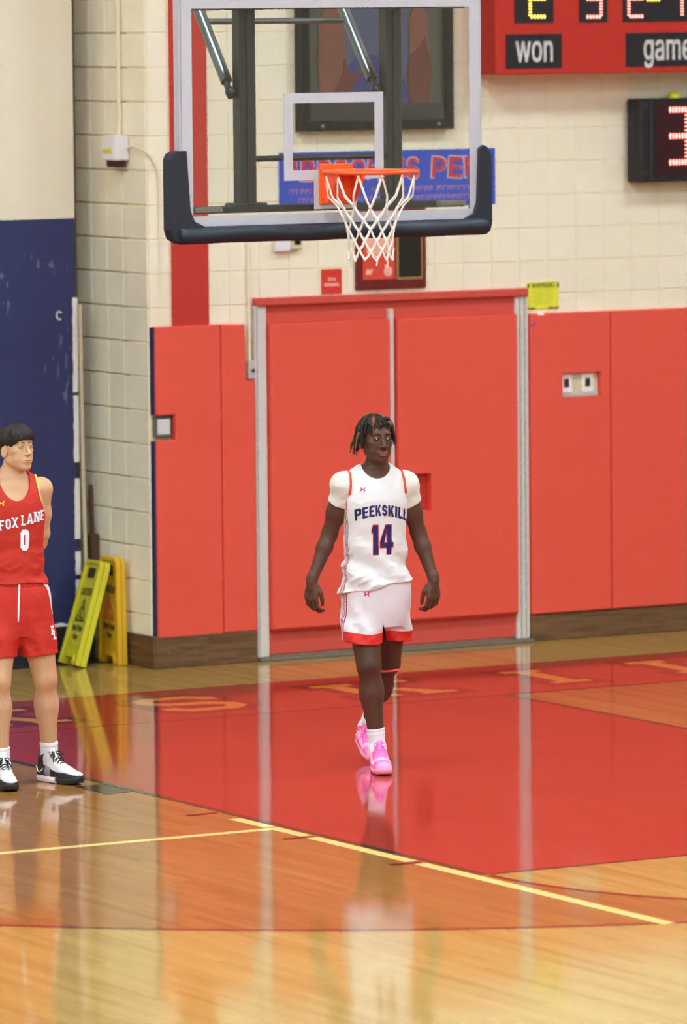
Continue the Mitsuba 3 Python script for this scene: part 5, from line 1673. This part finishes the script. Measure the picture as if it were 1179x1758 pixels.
hand_prims(S2, wrL2, V3(0.75, 0.10, -0.6), V3(-0.1, 1, 0), V3(0.5, 0, 0.8), 0.97)
hR2, kR2, aR2 = V3(-0.030, 0.20, 0.955), V3(0.040, 0.205, 0.530), V3(0.052, 0.285, 0.115)
hL2, kL2, aL2 = V3(-0.175, 0.17, 0.955), V3(-0.188, 0.075, 0.535), V3(-0.184, 0.105, 0.115)
_n = len(S2.p)
leg(S2, hR2, kR2, aR2, V3(-0.25, 0.95, 0), (0.088, 0.066), 0.060, 0.038)
leg(S2, hL2, kL2, aL2, V3(-0.05, 1, 0), (0.088, 0.066), 0.060, 0.038)
LEGS2 = Solid(); LEGS2.p = S2.p[:1] + S2.p[_n:]
S2.add(cone(aR2, aR2 + V3(0.07, -0.06, -0.06), 0.034, 0.028), 0.02)
S2.add(cone(aL2, aL2 + V3(0.02, -0.10, -0.06), 0.034, 0.028), 0.02)
HS2 = 0.93
hc2 = V3(-0.090, 0.190, 1.708)
hr2 = turn(42, -5, 0)
lips2, brow2, HW2 = head_prims(S2, hc2, hr2, HS2, dict(jaw=1.0, nose=0.92, lips=0.55, open=0.34, ear=-0.016))
body2 = merged(S2, [((-0.5, -0.2, 1.575), (0.3, 0.6, 1.92), 0.0024), ((-0.5, -0.2, 0.82), (0.3, 0.6, 1.590), 0.0044), ((-0.45, -0.3, 0.02), (0.30, 0.6, 0.823), 0.0048)])
bc2 = skin_colour(np.asarray(body2.vertices), (204, 156, 120), lips2, brow2, (182, 118, 96), (92, 66, 52), [kR2 + V3(0.03, -0.05, -0.01), kL2 + V3(0, -0.06, -0.01)], (0.97, 0.84, 0.78))
B.put('body', body2, 'm_skin_light', True, None, 'light tan skin', color=bc2)
eyes(B, HW2, hr2, HS2, (0.25, -1, -0.35), p2)

Hh = Solid()
Hh.add(ell(hc2 + hr2 @ (V3(0, 0.022, 0.040) * HS2), np.array([0.087, 0.110, 0.086]) * HS2, hr2), 0)
Hh.add(ell(hc2 + hr2 @ (V3(0, -0.052, 0.052) * HS2), np.array([0.073, 0.062, 0.050]) * HS2, hr2), 0.02)
Hh.add(ell(hc2 + hr2 @ (V3(0, -0.100, -0.058) * HS2), np.array([0.105, 0.118, 0.104]) * HS2, hr2), 0.006, '-')
Hh.add(ell(hc2 + hr2 @ (V3(0.09, -0.004, -0.045) * HS2), np.array([0.040, 0.050, 0.072]) * HS2, hr2), 0.006, '-')
Hh.add(ell(hc2 + hr2 @ (V3(-0.09, -0.004, -0.045) * HS2), np.array([0.040, 0.050, 0.072]) * HS2, hr2), 0.006, '-')
Hh.add((lambda p: (hc2[2] - 0.075) - p[:, 2], hc2 - 1, hc2 + 1), 0.02, 'x')


def hair2(P):
    q = (P - hc2) @ hr2
    a = np.arctan2(q[:, 0], -q[:, 1] - 0.02)
    r = np.linalg.norm(q[:, :2], axis=1)
    n_ = meshkit.noise(np.stack([a * 16, r * 22, q[:, 2] * 9], 1), 2)
    n2 = meshkit.noise(np.stack([a * 34, r * 30, q[:, 2] * 14], 1), 5)
    return Hh(P) - 0.0075 * (n_ - 0.45) - 0.003 * (n2 - 0.5)


B.put('hair', nets(hair2, hc2 - 0.17, hc2 + 0.18, 0.0028), 'm_hair_dark', True, None, 'thick dark brown hair with a straight fringe')

r3 = np.random.default_rng(5)
hk2 = p2 + '__hair'
for i in range(46):
    ph = math.radians(-62 + 124 * (i % 23) / 22 + r3.uniform(-3, 3))
    t1 = math.radians(86 + r3.uniform(-4, 4) - 6 * abs(ph))
    t0_ = math.radians(18 if i < 23 else 40)
    pts = []
    for th_ in np.linspace(t0_, t1, 8):
        b_ = ph + 0.22 * math.sin((th_ - t0_) * 1.2)
        k_ = 1.035 + 0.012 * math.sin(i * 2.3 + th_ * 3)
        pts.append(hc2 + hr2 @ ((V3(0, 0.006, 0.040) + V3(0.090 * math.sin(b_) * math.sin(th_), -0.116 * math.cos(b_) * math.sin(th_), 0.088 * math.cos(th_)) * k_) * HS2))
    B.put('tuft', tube(pts, np.array([0.004, 0.0068, 0.0078, 0.0082, 0.008, 0.007, 0.005, 0.0014]), 6), 'm_hair_dark', True, hk2)

NECK2 = ell(TC2 + fb @ V3(0.0, -0.075, 1.575), (0.082, 0.145, 0.132), fb)
jl2 = loft([(0.95, 0, 0, 0.165, 0.126), (1.02, 0, 0, 0.163, 0.124), (1.10, 0, 0, 0.150, 0.114), (1.20, 0, 0, 0.148, 0.112), (1.27, 0, 0, 0.152, 0.115), (1.40, 0, 0, 0.164, 0.117), (1.485, 0, 0.006, 0.154, 0.104), (1.545, 0, 0.012, 0.102, 0.080), (1.58, 0, 0.014, 0.07, 0.066)], tf2, 2.4)


def arm_w(z):
    return np.interp(z, [1.25, 1.35, 1.40, 1.46, 1.52, 1.62], [0.30, 0.172, 0.146, 0.128, 0.122, 0.120])


def jersey2(P):
    d = jl2[0](P)
    q = (P - TC2) @ fb
    for sh in (shL2, shR2):
        d = smin(d, cone(nb2 + [0, 0.012, 0.036], sh * 0.75 + nb2 * 0.25 + [0, 0, 0.012], 0.054, 0.046)[0](P), 0.04)
    lowz = np.clip((1.26 - q[:, 2]) / 0.22, 0, 1)
    d = d - folds(P, 23, 0.006) * (0.3 + 1.3 * lowz) - 0.006 * lowz * np.sin(q[:, 2] * 40 - q[:, 0] * 18 + 2 * np.sin(q[:, 0] * 8))
    d = smax(d, np.abs(q[:, 0]) - arm_w(q[:, 2]), 0.006)
    d = smax(d, -NECK2[0](P), 0.006)
    hem = 1.026 - 0.05 * (P[:, 0] + 0.085) + 0.007 * np.sin(q[:, 0] * 22)
    return smax(d, hem - P[:, 2], 0.008)


jm2 = nets(jersey2, (-0.32, -0.02, 0.98), (0.15, 0.42, 1.62), 0.0042)
jk2 = B.put('jersey', jm2, 'm_jersey_red', True, None, 'red sleeveless jersey')
x = -0.112
for ch, wd in (('F', 0.026), ('O', 0.029), ('X', 0.034), (' ', 0.008), ('L', 0.027), ('A', 0.033), ('N', 0.032), ('E', 0.027)):
    if ch != ' ':
        g_ = block(ch, wd, 0.050, 0.0080, True)
        z_ = 1.300 + 0.17 * (x + wd / 2 + 0.10)
        B.put('letter_edge', print_on(jersey2, ext(g_.buffer(0.0022, join_style=2), 0.0008), tf2, x, z_, 0.15, 0.0005), 'm_ink_gray', False, jk2, 'grey edge of a letter')
        B.put('letter', print_on(jersey2, ext(g_, 0.0012), tf2, x, z_, 0.15, 0.0014), 'm_ink_white', False, jk2, f'white letter {ch}')
    x += wd + 0.0092
zero = sbox(-0.027, 0, 0.027, 0.105).buffer(0)
zero = Polygon([(-0.027, 0.016), (-0.013, 0), (0.013, 0), (0.027, 0.016), (0.027, 0.089), (0.013, 0.105), (-0.013, 0.105), (-0.027, 0.089)])
zero = zero.difference(sbox(-0.007, 0.026, 0.007, 0.079))
B.put('number_edge', print_on(jersey2, ext(zero.buffer(0.003, join_style=2), 0.0008), tf2, 0.042, 1.196, 0.15, 0.0004), 'm_ink_gray', False, jk2, 'grey edge of the number')
B.put('number', print_on(jersey2, ext(zero, 0.0012), tf2, 0.042, 1.196, 0.15, 0.0012), 'm_ink_white', False, jk2, 'white number 0')
B.put('emblem', print_on(jersey2, logo(0.024), tf2, -0.100, 1.436, 0.15, 0.001), 'm_ink_yellow', False, jk2, 'small yellow emblem')
for sx in (-1, 1):
    zz = np.linspace(1.425, 1.60, 20)
    w = arm_w(zz) - 0.003
    pts = trace(jersey2, TC2 + np.stack([sx * w, 0 * w - 0.3, zz], 1) @ fb.T, np.tile(fb @ V3(0, 1, 0), (20, 1)), far=0.36)
    ok = ((pts - TC2) @ fb)[:, 1] < 0.04
    if ok.sum() > 4:
        B.put('armhole_trim', tube(pts[ok], np.linspace(0.002, 0.008, ok.sum()), 8), 'm_ink_yellow', True, jk2, 'yellow armhole piping')

sl2 = loft([(0.76, 0, 0, 0.135, 0.115), (0.88, 0, 0, 0.168, 0.130), (0.96, 0, 0, 0.166, 0.126), (1.02, 0, 0, 0.156, 0.118), (1.06, 0, 0, 0.150, 0.112)], tf2, 2.4)
LB2, RB2 = V3(-0.200, 0.115, 0.60), V3(0.016, 0.205, 0.60)


def shorts2(P):
    d = sl2[0](P)
    a = cone(V3(-0.178, 0.175, 0.92), LB2, 0.094, 0.104)[0](P)
    b = cone(V3(-0.042, 0.20, 0.92), RB2, 0.094, 0.097)[0](P)
    legs = smin(a, b, 0.02)
    legs = legs - folds(P, 33, 0.009, 3.5) - 0.005 * np.sin(P[:, 0] * 70 + P[:, 2] * 26)
    d = smin(d, legs, 0.035)
    d = smin(d, LEGS2(P) - 0.006, 0.02)
    band = (P[:, 2] > 1.005)
    d = d + 0.004 * band - 0.0015 * np.sin(P[:, 0] * 260) * band
    hemz = 0.655 + 0.10 * np.clip(P[:, 0] - 0.02, 0, 1) + 0.004 * np.sin(P[:, 0] * 34)
    d = smax(d, hemz - P[:, 2], 0.006)
    inner = np.minimum(cone(V3(-0.16, 0.16, 0.80), LB2, 0.080, 0.084)[0](P), cone(V3(0.0, 0.20, 0.80), RB2, 0.076, 0.078)[0](P))
    return smax(d, -smax(inner, P[:, 2] - 0.71, 0.005), 0.004)


sm2 = nets(shorts2, (-0.34, -0.02, 0.58), (0.18, 0.42, 1.08), 0.0042)
sk2 = B.put('shorts', sm2, 'm_shorts_red', True, None, 'red shorts with a white drawstring')
pts = trace(shorts2, np.stack([np.linspace(-0.078, -0.086, 12), np.full(12, -0.2), np.linspace(1.035, 0.835, 12)], 1), np.tile(V3(0, 1, 0), (12, 1))) + V3(0, -0.004, 0)
B.put('drawstring', tube(pts, [0.005] * 10 + [0.004, 0.0025], 8), 'm_ink_white', True, sk2, 'white drawstring')
for j in range(3):
    zz = np.linspace(1.03, 0.86 + 0.02 * j, 14)
    th_ = 1.02 + 0.10 * j + (1.03 - zz) * 1.6
    d = np.stack([np.sin(th_), -np.cos(th_), 0 * zz], 1) @ fb.T
    pts = trace(shorts2, TC2 + V3(0.02, 0, 0) + np.stack([0 * zz, 0 * zz, zz], 1) + d * 0.3, -d, far=0.3)
    B.put('side_stripe', tube(pts, 0.0036, 6), 'm_ink_white', True, sk2, 'white side stripe')
for ch, x_, z_ in (('F', 0.104, 0.762), ('L', 0.122, 0.736)):
    t_ = ext(block(ch, 0.030, 0.046, 0.011, True), 0.0012)
    B.put('letter', print_on(shorts2, t_, (V3(0.01, 0.19, 0), turn(16)), x_ - 0.03, z_, 0.11, 0.001), 'm_ink_white', False, sk2, f'white monogram letter {ch}')
sock(B, S2, aR2, aR2 + (kR2 - aR2) * 0.22)
sock(B, S2, aL2, aL2 + (kL2 - aL2) * 0.20, lab='white ankle sock')


def bw(v, side):
    black, white, gray = np.array(lin(34, 32, 36)), np.array(lin(204, 196, 194)), np.array(lin(140, 138, 140))
    col = np.tile(white, (len(v), 1))
    lowline = 0.058 - 0.012 * np.clip((v[:, 0] - 0.22) / 0.08, 0, 1) + 0.026 * np.clip((0.16 - v[:, 0]) / 0.08, 0, 1)
    col[v[:, 2] < lowline] = black
    col[(v[:, 0] < 0.070) & (v[:, 2] < 0.135)] = black
    g = (v[:, 0] > 0.085) & (v[:, 0] < 0.125) & (v[:, 2] < lowline + 0.004)
    col[g] = gray
    return col


def bw_sole(v, side):
    black, white = np.array(lin(36, 34, 38)), np.array(lin(232, 226, 232))
    col = np.tile(white, (len(v), 1))
    col[v[:, 0] > 0.165 - 0.4 * (v[:, 2] - 0.02)] = black
    col[v[:, 2] < 0.003] = black
    return col


def bw_marks(side):
    out = []
    for y in (-1, 1):
        out.append(('side_mark', [(0.022, y * 0.0375, 0.075), (0.035, y * 0.040, 0.052), (0.050, y * 0.0405, 0.050), (0.070, y * 0.041, 0.066)], 'm_tongue_white', 'pale curved mark on the heel'))
    return out


BW = dict(paint=bw, sole=bw_sole, label='black and white basketball shoe', tongue='m_tongue_white', extra=bw_marks)
shoe(B, None, V3(0.226, 0.085, 0.0), V3(-0.004, 0.305, 0.0), 1, BW, laces_col='m_lace_black')
shoe(B, None, V3(-0.118, -0.155, 0.0), V3(-0.196, 0.140, 0.0), -1, BW, laces_col='m_lace_black')
